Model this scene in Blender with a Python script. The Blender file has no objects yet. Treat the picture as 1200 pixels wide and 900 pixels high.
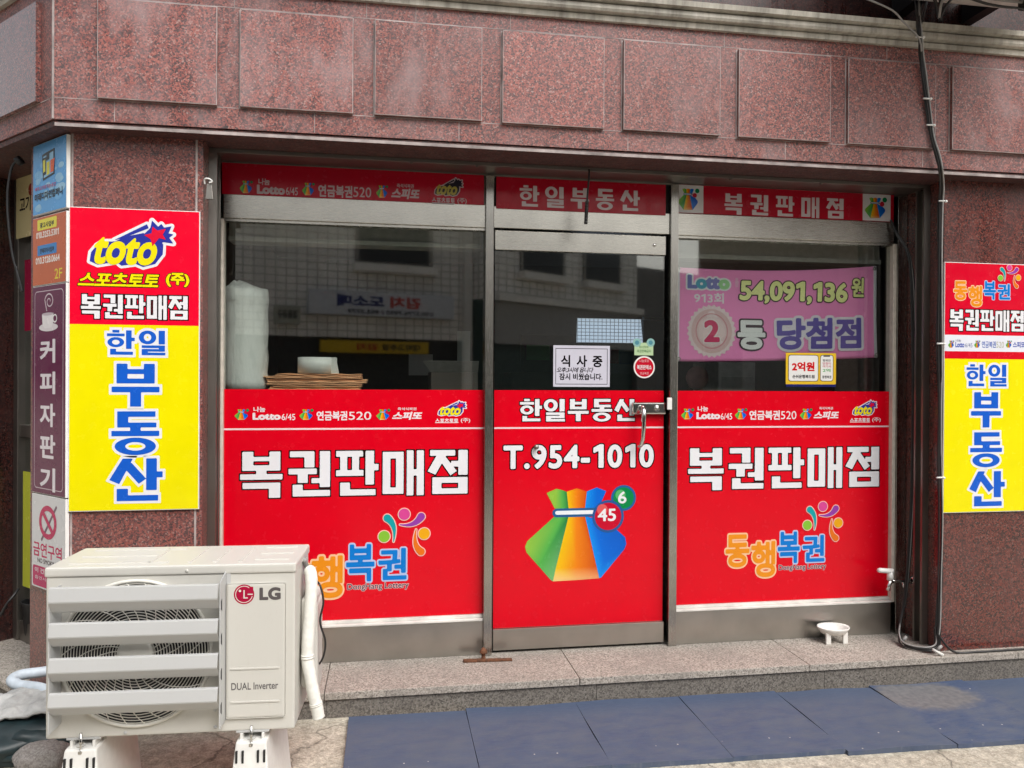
import bpy, bmesh, math, random
import numpy as np
from mathutils import Vector, Matrix
random.seed(7)
SC = bpy.context.scene
COL = SC.collection
R = math.radians

# ------------------------------------------------------------------ camera
CAM = np.array([0.0, -3.67, 1.31])
F = 900.0                                   # focal length in pixels of a 1200 x 900 frame
YAW, ROLL, PITCH = R(9.3), 0.0055, -3 / 900
_f0 = np.array([math.sin(YAW), math.cos(YAW), 0]); _r0 = np.array([math.cos(YAW), -math.sin(YAW), 0]); _z = np.array([0, 0, 1.0])
FWD = _f0 * math.cos(PITCH) + _z * math.sin(PITCH); _u1 = _z * math.cos(PITCH) - _f0 * math.sin(PITCH)
RGT = _r0 * math.cos(ROLL) + _u1 * math.sin(ROLL); UPV = _u1 * math.cos(ROLL) - _r0 * math.sin(ROLL)
cd = bpy.data.cameras.new('camera'); cam = bpy.data.objects.new('camera', cd); COL.objects.link(cam)
cd.sensor_width = 36; cd.lens = F / 1200 * 36; cd.clip_start = 0.05; cd.clip_end = 500
m = Matrix.Identity(4)
for i in range(3):
    m[i][0] = RGT[i]; m[i][1] = UPV[i]; m[i][2] = -FWD[i]; m[i][3] = CAM[i]
cam.matrix_world = m
SC.camera = cam

# ------------------------------------------------------------------ light
SUN_EL, SUN_AZ = R(50), R(28)               # bright overcast: one broad soft sun over the street
world = bpy.data.worlds.new('World'); SC.world = world; world.use_nodes = True
wn = world.node_tree; wn.nodes.clear()
sky = wn.nodes.new('ShaderNodeTexSky'); sky.sky_type = 'NISHITA'; sky.sun_disc = False
sky.sun_elevation = SUN_EL; sky.sun_rotation = math.pi - SUN_AZ
sky.air_density = 1.6; sky.dust_density = 5.0; sky.ozone_density = 0.6
hs = wn.nodes.new('ShaderNodeHueSaturation'); hs.inputs['Saturation'].default_value = 0.32; hs.inputs['Value'].default_value = 1.0
bg = wn.nodes.new('ShaderNodeBackground'); bg.inputs['Strength'].default_value = 0.15
wo = wn.nodes.new('ShaderNodeOutputWorld')
wn.links.new(sky.outputs[0], hs.inputs['Color']); wn.links.new(hs.outputs[0], bg.inputs[0]); wn.links.new(bg.outputs[0], wo.inputs[0])
sd = bpy.data.lights.new('sun', 'SUN'); sd.energy = 2.0; sd.angle = R(38); sd.color = (1, 0.992, 0.98)
sun = bpy.data.objects.new('sun', sd); COL.objects.link(sun)
sdir = Vector((math.sin(SUN_AZ) * math.cos(SUN_EL), -math.cos(SUN_AZ) * math.cos(SUN_EL), math.sin(SUN_EL)))
sun.rotation_euler = sdir.to_track_quat('Z', 'Y').to_euler(); sun.location = (3, -8, 12)
SC.view_settings.view_transform = 'Standard'; SC.view_settings.look = 'None'
SC.view_settings.exposure = 0.2; SC.view_settings.gamma = 1; SC.view_settings.use_curve_mapping = False
SC.render.engine = 'CYCLES'
SC.cycles.use_denoising = True
SC.cycles.max_bounces = 6; SC.cycles.transparent_max_bounces = 16; SC.cycles.glossy_bounces = 4
SC.cycles.sample_clamp_indirect = 6; SC.cycles.caustics_reflective = False; SC.cycles.caustics_refractive = False

# ------------------------------------------------------------------ measuring: photograph point -> point on a real plane
def ray(x, y): return FWD * F + RGT * (x - 600) - UPV * (y - 450)
def onY(x, y, Y):
    d = ray(x, y); return CAM + d * ((Y - CAM[1]) / d[1])
def onZ(x, y, Z):
    d = ray(x, y); return CAM + d * ((Z - CAM[2]) / d[2])
def atd(x, y, depth): return CAM + ray(x, y) * (depth / F)

class Plane:
    """a real plane in the scene: origin, horizontal axis, up, outward normal"""
    def __init__(s, o, ax, up=(0, 0, 1)):
        s.o = np.array(o, float); s.ax = np.array(ax, float) / np.linalg.norm(ax); s.up = np.array(up, float)
        s.n = np.cross(s.ax, s.up)
    def uv(s, x, y):
        d = ray(x, y); t = np.dot(s.o - CAM, s.n) / np.dot(d, s.n); p = CAM + d * t - s.o
        return np.array([np.dot(p, s.ax), np.dot(p, s.up)])
    def P(s, u, v, out=0.0): return s.o + s.ax * u + s.up * v + s.n * out

# ------------------------------------------------------------------ object helpers
def props(o, label=None, cat=None, group=None, kind=None):
    if label: o['label'] = label
    if cat: o['category'] = cat
    if group: o['group'] = group
    if kind: o['kind'] = kind
    return o
def thing(name, label, cat, loc, group=None, kind=None):
    o = bpy.data.objects.new(name, None); COL.objects.link(o); o.location = [float(v) for v in loc]
    o.empty_display_size = 0.05
    o['_w'] = [float(v) for v in loc]
    return props(o, label, cat, group, kind)
def wloc(o): return np.array(o['_w']) if o is not None and '_w' in o else np.zeros(3)
def link(name, me, parent=None, mats=()):
    for mt in mats: me.materials.append(mt)
    o = bpy.data.objects.new(name, me); COL.objects.link(o)
    if parent is not None:
        o.parent = parent; o['_w'] = parent['_w']
    return o

class MB:
    """collects shapes in world coordinates, builds one mesh object"""
    def __init__(s): s.bm = bmesh.new(); s.mi = 0; s.bevmat = None
    def _merge(s, b, smooth=False):
        for f in b.faces: f.material_index = s.bevmat if (f.tag and s.bevmat is not None) else s.mi; f.smooth = smooth
        me = bpy.data.meshes.new('tmp'); b.to_mesh(me); b.free(); s.bm.from_mesh(me); bpy.data.meshes.remove(me)
    def hexa(s, pts, bev=0.0, seg=2):
        b = bmesh.new(); v = [b.verts.new(Vector(p)) for p in pts]
        for q in ((3, 2, 1, 0), (4, 5, 6, 7), (0, 1, 5, 4), (1, 2, 6, 5), (2, 3, 7, 6), (3, 0, 4, 7)): b.faces.new([v[i] for i in q])
        bmesh.ops.recalc_face_normals(b, faces=b.faces)
        for f in b.faces: f.tag = False
        if bev:
            rs = bmesh.ops.bevel(b, geom=list(b.edges), offset=bev, segments=seg, profile=0.6, affect='EDGES')
            for f in b.faces: f.tag = False
            for f in rs['faces']: f.tag = True
        s._merge(b); return s
    def box(s, x0, x1, y0, y1, z0, z1, bev=0.0, seg=2):
        return s.hexa([(x0, y0, z0), (x1, y0, z0), (x1, y1, z0), (x0, y1, z0), (x0, y0, z1), (x1, y0, z1), (x1, y1, z1), (x0, y1, z1)], bev, seg)
    def pbox(s, pl, u0, u1, v0, v1, o0, o1, bev=0.0, seg=2):
        P = pl.P
        return s.hexa([P(u0, v0, o1), P(u1, v0, o1), P(u1, v0, o0), P(u0, v0, o0), P(u0, v1, o1), P(u1, v1, o1), P(u1, v1, o0), P(u0, v1, o0)], bev, seg)
    def prism(s, pts, z0, z1, bev=0.0):
        b = bmesh.new(); n = len(pts)
        lo = [b.verts.new((p[0], p[1], z0)) for p in pts]; hi = [b.verts.new((p[0], p[1], z1)) for p in pts]
        b.faces.new(lo[::-1]); b.faces.new(hi)
        for i in range(n): b.faces.new((lo[i], lo[(i + 1) % n], hi[(i + 1) % n], hi[i]))
        bmesh.ops.recalc_face_normals(b, faces=b.faces)
        if bev: bmesh.ops.bevel(b, geom=list(b.edges), offset=bev, segments=2, profile=0.6, affect='EDGES')
        s._merge(b); return s
    def sweep(s, prof, a, b_, close=True, ends=True):
        """prof: list of 3D offset pairs as functions -> two rings given explicitly"""
        b = bmesh.new(); A = [b.verts.new(Vector(p)) for p in a]; B = [b.verts.new(Vector(p)) for p in b_]
        n = len(A)
        for i in range(n if close else n - 1): b.faces.new((A[i], A[(i + 1) % n], B[(i + 1) % n], B[i]))
        if ends and close: b.faces.new(A[::-1]); b.faces.new(B)
        bmesh.ops.recalc_face_normals(b, faces=b.faces); s._merge(b); return s
    def tube(s, pts, r, n=10, caps=True, smooth=True):
        pts = [Vector(p) for p in pts]; rs = r if isinstance(r, (list, tuple)) else [r] * len(pts)
        b = bmesh.new(); rings = []; ref = None
        for i, p in enumerate(pts):
            t = (pts[min(i + 1, len(pts) - 1)] - pts[max(i - 1, 0)]).normalized()
            if ref is None: ref = Vector((0, 0, 1)) if abs(t.z) < 0.9 else Vector((1, 0, 0))
            u = (ref - t * ref.dot(t)).normalized(); w = t.cross(u); ref = u
            rings.append([b.verts.new(p + (u * math.cos(2 * math.pi * k / n) + w * math.sin(2 * math.pi * k / n)) * rs[i]) for k in range(n)])
        for i in range(len(rings) - 1):
            for k in range(n): b.faces.new((rings[i][k], rings[i][(k + 1) % n], rings[i + 1][(k + 1) % n], rings[i + 1][k]))
        if caps: b.faces.new(rings[0][::-1]); b.faces.new(rings[-1])
        bmesh.ops.recalc_face_normals(b, faces=b.faces); s._merge(b, smooth); return s
    def lathe(s, prof, c, axis=(0, 0, 1), n=32, smooth=True):
        ax = Vector(axis).normalized(); u = ax.orthogonal().normalized(); w = ax.cross(u); c = Vector(c)
        b = bmesh.new(); rings = []
        for r, h in prof:
            if r < 1e-6: rings.append([b.verts.new(c + ax * h)])
            else: rings.append([b.verts.new(c + ax * h + (u * math.cos(2 * math.pi * k / n) + w * math.sin(2 * math.pi * k / n)) * r) for k in range(n)])
        for A, B in zip(rings, rings[1:]):
            for k in range(n):
                k2 = (k + 1) % n
                if len(A) == 1 and len(B) == 1: continue
                if len(A) == 1: b.faces.new((A[0], B[k], B[k2]))
                elif len(B) == 1: b.faces.new((A[k], A[k2], B[0]))
                else: b.faces.new((A[k], A[k2], B[k2], B[k]))
        bmesh.ops.recalc_face_normals(b, faces=b.faces); s._merge(b, smooth); return s
    def lump(s, c, rad, amp=0.12, seed=0, sub=4, freq=3.0):
        from mathutils import noise
        b = bmesh.new(); bmesh.ops.create_icosphere(b, subdivisions=sub, radius=1)
        for v in b.verts:
            d = v.co.normalized(); q = d * freq + Vector((seed * 7.1, seed * 3.3, 0))
            k = 1 + amp * noise.noise(q) * 1.6 + amp * 0.5 * noise.noise(q * 2.7)
            v.co = Vector((c[0] + d.x * rad[0] * k, c[1] + d.y * rad[1] * k, c[2] + d.z * rad[2] * k))
        bmesh.ops.recalc_face_normals(b, faces=b.faces); s._merge(b, True); return s
    def build(s, name, mats, parent=None):
        off = wloc(parent)
        if np.any(off): bmesh.ops.translate(s.bm, verts=s.bm.verts, vec=Vector(-off))
        me = bpy.data.meshes.new(name); s.bm.to_mesh(me); s.bm.free()
        return link(name, me, parent, mats if isinstance(mats, (list, tuple)) else (mats,))

# ------------------------------------------------------------------ materials
def lin(c):
    return tuple((v / 255 / 12.92) if v / 255 <= 0.04045 else (((v / 255) + 0.055) / 1.055) ** 2.4 for v in c)
class Mat:
    def __init__(s, name):
        s.m = bpy.data.materials.new(name); s.m.use_nodes = True; s.t = s.m.node_tree; s.N = s.t.nodes; s.L = s.t.links
        s.b = s.N['Principled BSDF']
    def n(s, t, **kw):
        q = s.N.new('ShaderNode' + t)
        for k, v in kw.items():
            if k in q.inputs: q.inputs[k].default_value = v
            else: setattr(q, k, v)
        return q
    def l(s, a, b): s.L.new(a, b)
    def coord(s, scale=(1, 1, 1)):
        tc = s.n('TexCoord'); mp = s.n('Mapping'); mp.inputs['Scale'].default_value = scale
        s.l(tc.outputs['Object'], mp.inputs['Vector']); return mp.outputs[0]
    def noise(s, v, scale, detail=4.0, rough=0.55):
        q = s.n('TexNoise'); q.inputs['Scale'].default_value = scale; q.inputs['Detail'].default_value = detail; q.inputs['Roughness'].default_value = rough
        s.l(v, q.inputs['Vector']); return q.outputs['Fac']
    def ramp(s, fac, stops, interp='LINEAR'):
        q = s.n('ValToRGB'); cr = q.color_ramp; cr.interpolation = interp
        while len(cr.elements) < len(stops): cr.elements.new(0.5)
        for e, (p, c) in zip(cr.elements, stops):
            e.position = p; e.color = (c, c, c, 1) if isinstance(c, (int, float)) else (*c[:3], 1)
        s.l(fac, q.inputs[0]); return q.outputs[0]
    def mix(s, fac, a, b, mode='MIX'):
        q = s.n('Mix'); q.data_type = 'RGBA'; q.blend_type = mode
        for sock, v in ((q.inputs[0], fac), (q.inputs[6], a), (q.inputs[7], b)):
            if isinstance(v, (int, float)): sock.default_value = v
            elif isinstance(v, tuple): sock.default_value = (*v[:3], 1)
            else: s.l(v, sock)
        return q.outputs[2]
    def bump(s, h, strength=0.3, dist=0.002):
        q = s.n('Bump'); q.inputs['Strength'].default_value = strength; q.inputs['Distance'].default_value = dist
        s.l(h, q.inputs['Height']); s.l(q.outputs[0], s.b.inputs['Normal'])
    def set(s, **kw):
        for k, v in kw.items():
            k = k.replace('_', ' ')
            sock = s.b.inputs[k]
            if isinstance(v, tuple): sock.default_value = (*v[:3], 1)
            elif isinstance(v, (int, float)): sock.default_value = v
            else: s.l(v, sock)
        return s

def simple(name, col, rough=0.5, metal=0.0, var=0.12, scale=30, **kw):
    q = Mat(name); v = q.coord(); f = q.noise(v, scale, 5)
    lo = tuple(c * (1 - var) for c in col); hi = tuple(min(1, c * (1 + var)) for c in col)
    q.set(Base_Color=q.ramp(f, [(0.3, lo), (0.7, hi)]), Metallic=metal, **kw)
    q.set(Roughness=q.ramp(q.noise(v, scale * 0.6, 3), [(0.3, max(0, rough - 0.07)), (0.7, min(1, rough + 0.07))]))
    return q.m

def granite(name, tones, scale, rough, haze, hazecol, streak=(5.5, 0.8), coat=0.0):
    q = Mat(name); v = q.coord()
    vo = q.n('TexVoronoi'); vo.inputs['Scale'].default_value = scale; vo.inputs['Randomness'].default_value = 1
    wv = q.n('VectorMath', operation='ADD')
    nz = q.n('TexNoise'); nz.inputs['Scale'].default_value = scale * 0.9; nz.inputs['Detail'].default_value = 2; q.l(v, nz.inputs['Vector'])
    sc = q.n('VectorMath', operation='SCALE'); sc.inputs['Scale'].default_value = 0.9 / scale; q.l(nz.outputs['Color'], sc.inputs[0])
    q.l(v, wv.inputs[0]); q.l(sc.outputs[0], wv.inputs[1]); q.l(wv.outputs[0], vo.inputs['Vector'])
    sp = q.n('SeparateColor'); q.l(vo.outputs['Color'], sp.inputs[0])
    base = q.ramp(sp.outputs[0], tones)
    fine = q.noise(v, scale * 2.3, 3, 0.7)
    base = q.mix(0.3, base, q.ramp(fine, [(0.35, 0.18), (0.65, 0.72)]), 'OVERLAY')
    patch = q.noise(v, 2.2, 4)
    base = q.mix(q.ramp(patch, [(0.35, 0.0), (0.75, 0.32)]), base, tuple(c * 0.45 for c in tones[len(tones) // 2][1]))
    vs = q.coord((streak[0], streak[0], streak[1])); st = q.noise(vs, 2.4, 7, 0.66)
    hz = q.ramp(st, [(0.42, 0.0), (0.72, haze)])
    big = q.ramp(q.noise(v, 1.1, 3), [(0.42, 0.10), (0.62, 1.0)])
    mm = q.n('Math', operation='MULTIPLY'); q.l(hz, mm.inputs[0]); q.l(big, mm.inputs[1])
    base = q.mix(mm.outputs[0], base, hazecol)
    oi = q.n('ObjectInfo'); base = q.mix(1.0, base, q.ramp(oi.outputs['Random'], [(0.0, 0.80), (1.0, 1.0)]), 'MULTIPLY')   # slabs differ
    q.set(Base_Color=base, Roughness=q.ramp(st, [(0.35, rough), (0.75, min(1, rough + 0.28))]))
    q.b.inputs['Coat Weight'].default_value = coat; q.b.inputs['Coat Roughness'].default_value = 0.06
    q.bump(fine, 0.04, 0.0006)
    return q.m

RED_TONES = [(0.0, (0.050, 0.036, 0.037)), (0.24, (0.105, 0.062, 0.062)), (0.45, (0.225, 0.080, 0.074)), (0.7, (0.345, 0.098, 0.080)), (0.9, (0.41, 0.150, 0.120)), (1.0, (0.39, 0.27, 0.25))]
M = {}
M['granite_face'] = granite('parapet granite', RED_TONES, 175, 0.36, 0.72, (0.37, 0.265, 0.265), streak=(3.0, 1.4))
M['granite_polish'] = granite('polished granite', [(p, tuple(c * q_ for c, q_ in zip(t, (0.50, 0.40, 0.38)))) for p, t in RED_TONES], 165, 0.17, 0.25, (0.17, 0.11, 0.11), streak=(1.6, 0.8), coat=0.5)
M['granite_pillar'] = granite('pillar granite', [(p, tuple(c * 0.82 for c in t)) for p, t in RED_TONES], 175, 0.22, 0.35, (0.27, 0.18, 0.18), streak=(1.6, 0.8))
M['granite_corner'] = granite('corner granite', [(p, tuple(c * 0.85 for c in t)) for p, t in RED_TONES], 175, 0.14, 0.3, (0.2, 0.14, 0.14), streak=(3.0, 1.4), coat=1.0)
M['granite_corner'].node_tree.nodes['Principled BSDF'].inputs['Coat IOR'].default_value = 1.65
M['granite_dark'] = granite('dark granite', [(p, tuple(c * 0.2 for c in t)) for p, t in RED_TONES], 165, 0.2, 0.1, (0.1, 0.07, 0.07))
STEP_TONES = [(0.0, (0.16, 0.142, 0.122)), (0.3, (0.33, 0.292, 0.255)), (0.6, (0.455, 0.405, 0.352)), (1.0, (0.60, 0.55, 0.485))]
M['granite_step'] = granite('step granite', STEP_TONES, 190, 0.75, 0.75, (0.27, 0.245, 0.215), streak=(2.2, 2.2))
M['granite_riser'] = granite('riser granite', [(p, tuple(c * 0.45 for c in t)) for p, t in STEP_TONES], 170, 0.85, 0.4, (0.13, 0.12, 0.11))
M['grout'] = simple('pale stone joint', (0.34, 0.29, 0.28), 0.8, var=0.45, scale=14)
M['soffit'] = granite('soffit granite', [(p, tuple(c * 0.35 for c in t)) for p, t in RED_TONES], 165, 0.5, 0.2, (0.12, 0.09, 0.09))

def concrete(name, a, b_, c, rough=0.88):
    q = Mat(name); v = q.coord(); f = q.noise(v, 3.2, 8, 0.62); g = q.noise(v, 160, 3, 0.6); h = q.noise(v, 22, 6, 0.7)
    base = q.ramp(f, [(0.3, a), (0.52, b_), (0.75, c)])
    base = q.mix(0.55, base, q.ramp(h, [(0.3, tuple(x * 0.55 for x in a)), (0.7, tuple(min(1, x * 1.2) for x in c))]))
    base = q.mix(0.4, base, q.ramp(g, [(0.35, 0.25), (0.65, 0.75)]), 'OVERLAY')
    vo = q.n('TexVoronoi'); vo.inputs['Scale'].default_value = 95; q.l(v, vo.inputs['Vector']); sp = q.n('SeparateColor'); q.l(vo.outputs['Color'], sp.inputs[0])
    base = q.mix(0.30, base, q.ramp(sp.outputs[0], [(0.0, 0.22), (0.55, 0.5), (1.0, 0.82)]), 'OVERLAY')      # exposed aggregate
    cr = q.n('TexVoronoi'); cr.feature = 'DISTANCE_TO_EDGE'; cr.inputs['Scale'].default_value = 1.15
    wv = q.n('VectorMath', operation='ADD'); nz = q.n('TexNoise'); nz.inputs['Scale'].default_value = 5; nz.inputs['Detail'].default_value = 6; q.l(v, nz.inputs['Vector']); q.l(v, wv.inputs[0])
    sc = q.n('VectorMath', operation='SCALE'); sc.inputs['Scale'].default_value = 0.35; q.l(nz.outputs['Color'], sc.inputs[0]); q.l(sc.outputs[0], wv.inputs[1]); q.l(wv.outputs[0], cr.inputs['Vector'])
    base = q.mix(q.ramp(cr.outputs['Distance'], [(0.0, 0.75), (0.010, 0.0)]), base, (0.09, 0.08, 0.065))        # hairline cracks
    q.set(Base_Color=base, Roughness=rough); q.bump(g, 0.6, 0.004); return q.m
M['concrete'] = concrete('worn concrete', (0.30, 0.26, 0.20), (0.46, 0.415, 0.335), (0.56, 0.515, 0.43))
def cornice_mat():
    q = Mat('weathered cornice'); v = q.coord(); vs = q.coord((7, 7, 0.5))
    base = q.ramp(q.noise(vs, 4, 7, 0.65), [(0.25, (0.22, 0.205, 0.175)), (0.5, (0.50, 0.47, 0.41)), (0.75, (0.66, 0.63, 0.57))])
    base = q.mix(q.ramp(q.noise(v, 3, 5), [(0.4, 0.0), (0.7, 0.6)]), base, (0.10, 0.09, 0.075))
    q.set(Base_Color=base, Roughness=0.8); q.bump(q.noise(v, 90, 4), 0.3, 0.002); return q.m
M['cornice'] = cornice_mat()
def steel(name, col, rough, brush=(3, 3, 260)):
    q = Mat(name); v = q.coord(brush); f = q.noise(v, 6, 4, 0.6); w = q.noise(q.coord(), 5, 4)
    q.set(Base_Color=q.ramp(w, [(0.3, tuple(c * 0.82 for c in col)), (0.7, col)]), Metallic=1.0,
          Roughness=q.ramp(f, [(0.3, rough - 0.03), (0.7, rough + 0.05)]))
    q.bump(f, 0.012, 0.0003); return q.m
M['steel'] = steel('brushed stainless', (0.50, 0.485, 0.45), 0.24, (260, 260, 3))
M['steel_h'] = steel('brushed stainless sheet', (0.66, 0.64, 0.585), 0.26)
M['steel_kick'] = steel('kick plate steel', (0.52, 0.50, 0.46), 0.32)  # same stainless, dark ground and mat reflections put into the colour
M['steel_dark'] = steel('grey shutter steel', (0.30, 0.28, 0.255), 0.42, (60, 60, 2))
M['chrome'] = steel('chrome', (0.75, 0.74, 0.72), 0.14, (4, 4, 4))
M['bead'] = simple('cream bead', (0.66, 0.60, 0.52), 0.5)
M['white_trim'] = simple('white trim', (0.66, 0.64, 0.60), 0.5, var=0.18, scale=9)
M['black'] = simple('black rubber', (0.012, 0.012, 0.013), 0.5)
M['cable'] = simple('black cable', (0.015, 0.014, 0.014), 0.42)
M['cable_grey'] = simple('grey cable', (0.30, 0.29, 0.28), 0.45)
M['white_plastic'] = simple('white plastic', (0.76, 0.75, 0.73), 0.38, var=0.05)
M['bowl'] = simple('white bowl', (0.74, 0.72, 0.68), 0.3, var=0.06)
def ac_mat(name, col, rough=0.42):
    q = Mat(name); v = q.coord(); f = q.noise(v, 3, 5)
    c = q.ramp(f, [(0.3, tuple(x * 0.95 for x in col)), (0.7, col)])
    d = q.ramp(q.noise(q.coord((8, 8, 2)), 9, 7, 0.7), [(0.56, 0.0), (0.8, 0.22)])
    c = q.mix(d, c, (0.42, 0.38, 0.31))
    q.set(Base_Color=c, Roughness=rough); q.bump(q.noise(v, 700, 2), 0.05, 0.0004); return q.m
M['ac'] = ac_mat('cream painted metal', (0.60, 0.585, 0.54))
M['ac_blade'] = ac_mat('grey white plastic', (0.49, 0.493, 0.49), 0.36)
M['ac_grille'] = ac_mat('white grille', (0.72, 0.70, 0.64), 0.4)
M['fan'] = simple('dark fan', (0.012, 0.012, 0.013), 0.5)
M['foot'] = simple('white foot plastic', (0.74, 0.73, 0.70), 0.45, var=0.05)
M['sleeve'] = simple('white pipe sleeve', (0.74, 0.73, 0.68), 0.65, var=0.08, scale=60)
M['rust'] = simple('rusty iron', (0.12, 0.048, 0.022), 0.85, var=0.6, scale=70)
def mat_blue(name='blue rubber', dusty=False):
    q = Mat(name); v = q.coord(); vs = q.coord((1.2, 55, 1)); oi = q.n('ObjectInfo')
    w = q.noise(vs, 9, 3, 0.6); f = q.noise(q.coord((1, 2.2, 1)), 8, 9, 0.72)
    base = q.ramp(w, [(0.3, (0.038, 0.060, 0.122)), (0.7, (0.072, 0.100, 0.178))])
    sx = q.n('SeparateXYZ'); q.l(v, sx.inputs[0]); wob = q.n('Math', operation='MULTIPLY_ADD'); q.l(f, wob.inputs[0]); wob.inputs[1].default_value = 0.25; q.l(sx.outputs[1], wob.inputs[2])
    tread = q.ramp(wob.outputs[0], [(0.27, 1.0), (0.36, 0.15)])      # dust where feet land, less against the riser
    dm = q.n('Math', operation='MULTIPLY'); q.l(q.ramp(f, [(0.36, 0.0), (0.66, 0.85)]), dm.inputs[0]); q.l(tread, dm.inputs[1])
    base = q.mix(dm.outputs[0], base, (0.115, 0.128, 0.160))
    scr = q.noise(q.coord((2.5, 60, 1)), 14, 2, 0.5)
    base = q.mix(q.ramp(scr, [(0.58, 0.0), (0.74, 0.4)]), base, (0.20, 0.21, 0.25))
    base = q.mix(q.ramp(oi.outputs['Random'], [(0.0, 0.0), (1.0, 0.55)]), base, (0.095, 0.112, 0.145))
    if dusty:                                                     # a broad dried patch of grey dust by the riser
        dx = q.n('VectorMath', operation='DISTANCE'); q.l(q.coord((1, 1.7, 1)), dx.inputs[0]); dx.inputs[1].default_value = (-0.06, 0.26, 0)
        ad = q.n('Math', operation='MULTIPLY_ADD'); q.l(f, ad.inputs[0]); ad.inputs[1].default_value = 0.30; q.l(dx.outputs['Value'], ad.inputs[2])
        base = q.mix(q.ramp(ad.outputs[0], [(0.36, 0.85), (0.43, 0.0)]), base, q.ramp(q.noise(v, 40, 5), [(0.3, (0.13, 0.125, 0.125)), (0.7, (0.20, 0.195, 0.19))]))
    vo = q.n('TexVoronoi'); vo.inputs['Scale'].default_value = 26; q.l(v, vo.inputs['Vector'])
    sp = q.n('SeparateColor'); q.l(vo.outputs['Color'], sp.inputs[0])
    a = q.ramp(vo.outputs['Distance'], [(0.07, 1.0), (0.11, 0.0)]); b = q.ramp(sp.outputs[1], [(0.84, 0.0), (0.86, 1.0)])
    mm = q.n('Math', operation='MULTIPLY'); q.l(a, mm.inputs[0]); q.l(b, mm.inputs[1])
    base = q.mix(mm.outputs[0], base, (0.45, 0.43, 0.40))
    q.b.inputs['Specular IOR Level'].default_value = 0.22
    q.set(Base_Color=base, Roughness=q.ramp(f, [(0.3, 0.62), (0.7, 0.82)])); q.bump(w, 0.25, 0.002); return q.m
M['mat'] = mat_blue(); M['mat_dusty'] = mat_blue('dusty blue rubber', True)
def glass():
    q = Mat('window glass'); q.N.remove(q.b)
    out = q.N['Material Output']; tr = q.n('BsdfTransparent'); tr.inputs[0].default_value = (0.90, 0.93, 0.91, 1)
    gl = q.n('BsdfGlossy'); gl.inputs['Roughness'].default_value = 0.028; gl.inputs['Color'].default_value = (1, 1, 1, 1)
    lw = q.n('LayerWeight'); pw = q.n('Math', operation='POWER'); pw.inputs[1].default_value = 5
    ma = q.n('Math', operation='MULTIPLY_ADD'); ma.inputs[1].default_value = 0.93; ma.inputs[2].default_value = 0.12
    q.l(lw.outputs['Facing'], pw.inputs[0]); q.l(pw.outputs[0], ma.inputs[0])
    mx = q.n('MixShader'); q.l(ma.outputs[0], mx.inputs[0]); q.l(tr.outputs[0], mx.inputs[1]); q.l(gl.outputs[0], mx.inputs[2])
    q.l(mx.outputs[0], out.inputs[0]); return q.m
M['glass'] = glass()
def ink(name, rough=0.35, spec=0.5):
    q = Mat(name); a = q.n('VertexColor'); a.layer_name = 'ink'; v = q.coord()
    d = q.ramp(q.noise(v, 7, 6, 0.65), [(0.3, 0.93), (0.7, 1.0)])
    q.set(Base_Color=q.mix(1.0, a.outputs[0], d, 'MULTIPLY'), Roughness=q.ramp(q.noise(v, 25, 3), [(0.3, rough - 0.06), (0.7, rough + 0.08)]))
    q.b.inputs['Specular IOR Level'].default_value = spec
    q.bump(q.noise(q.coord((1, 1, 0.5)), 5, 4), 0.06, 0.004)
    return q.m
M['ink'] = ink('printed vinyl ink', 0.22, 0.3)
M['ink_cloth'] = ink('printed cloth ink', 0.7, 0.2)

# ------------------------------------------------------------------ lettering: glyph outlines grown with a distance field
INKS = {'white': (243, 243, 247), 'black': (28, 12, 14), 'red': (236, 0, 30), 'yellow': (250, 238, 2), 'blue': (28, 98, 212)}
def rgb(c):
    c = INKS.get(c, c) if isinstance(c, str) else c
    return tuple(v * 0.84 for v in lin(c))
RUN = 9999
def march(xs, ys, V, level):
    """filled region V < level as convex cells; solid rows merged"""
    polys = []; ins = V < level
    cnt = ins[:-1, :-1].astype(int) + ins[1:, :-1] + ins[:-1, 1:] + ins[1:, 1:]
    ny, nx = cnt.shape
    for j in range(ny):
        row = cnt[j]
        if not row.any(): continue
        i = 0
        while i < nx:
            if row[i] == 4:
                k = i
                while k < nx and row[k] == 4 and k - i < RUN: k += 1
                polys.append([(xs[i], ys[j]), (xs[k], ys[j]), (xs[k], ys[j + 1]), (xs[i], ys[j + 1])]); i = k; continue
            if row[i]:
                c = [(xs[i], ys[j], V[j, i]), (xs[i + 1], ys[j], V[j, i + 1]), (xs[i + 1], ys[j + 1], V[j + 1, i + 1]), (xs[i], ys[j + 1], V[j + 1, i])]
                pg = []
                for q in range(4):
                    A = c[q]; B = c[(q + 1) % 4]
                    if A[2] < level: pg.append((A[0], A[1]))
                    if (A[2] < level) != (B[2] < level):
                        t = (level - A[2]) / (B[2] - A[2]); t = min(0.999, max(0.001, t)); pg.append((A[0] + (B[0] - A[0]) * t, A[1] + (B[1] - A[1]) * t))
                if len(pg) > 2: polys.append(pg)
            i += 1
    return polys
def seg_field(segs, X, Y):
    d = np.full(X.shape, 9e9); ins = np.zeros(X.shape, bool)
    for x0, y0, x1, y1 in segs:
        ex, ey = x1 - x0, y1 - y0; L2 = ex * ex + ey * ey
        if L2 < 1e-16: continue
        t = np.clip(((X - x0) * ex + (Y - y0) * ey) / L2, 0, 1)
        d = np.minimum(d, (X - x0 - t * ex) ** 2 + (Y - y0 - t * ey) ** 2)
        if y0 != y1:
            c = (Y >= min(y0, y1)) & (Y < max(y0, y1)); ins ^= c & (X < x0 + (Y - y0) / (y1 - y0) * ex)
    d = np.sqrt(d); return np.where(ins, -d, d)
_tc = bpy.data.curves.new('glyph_source', 'FONT'); _tc.resolution_u = 5
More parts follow.
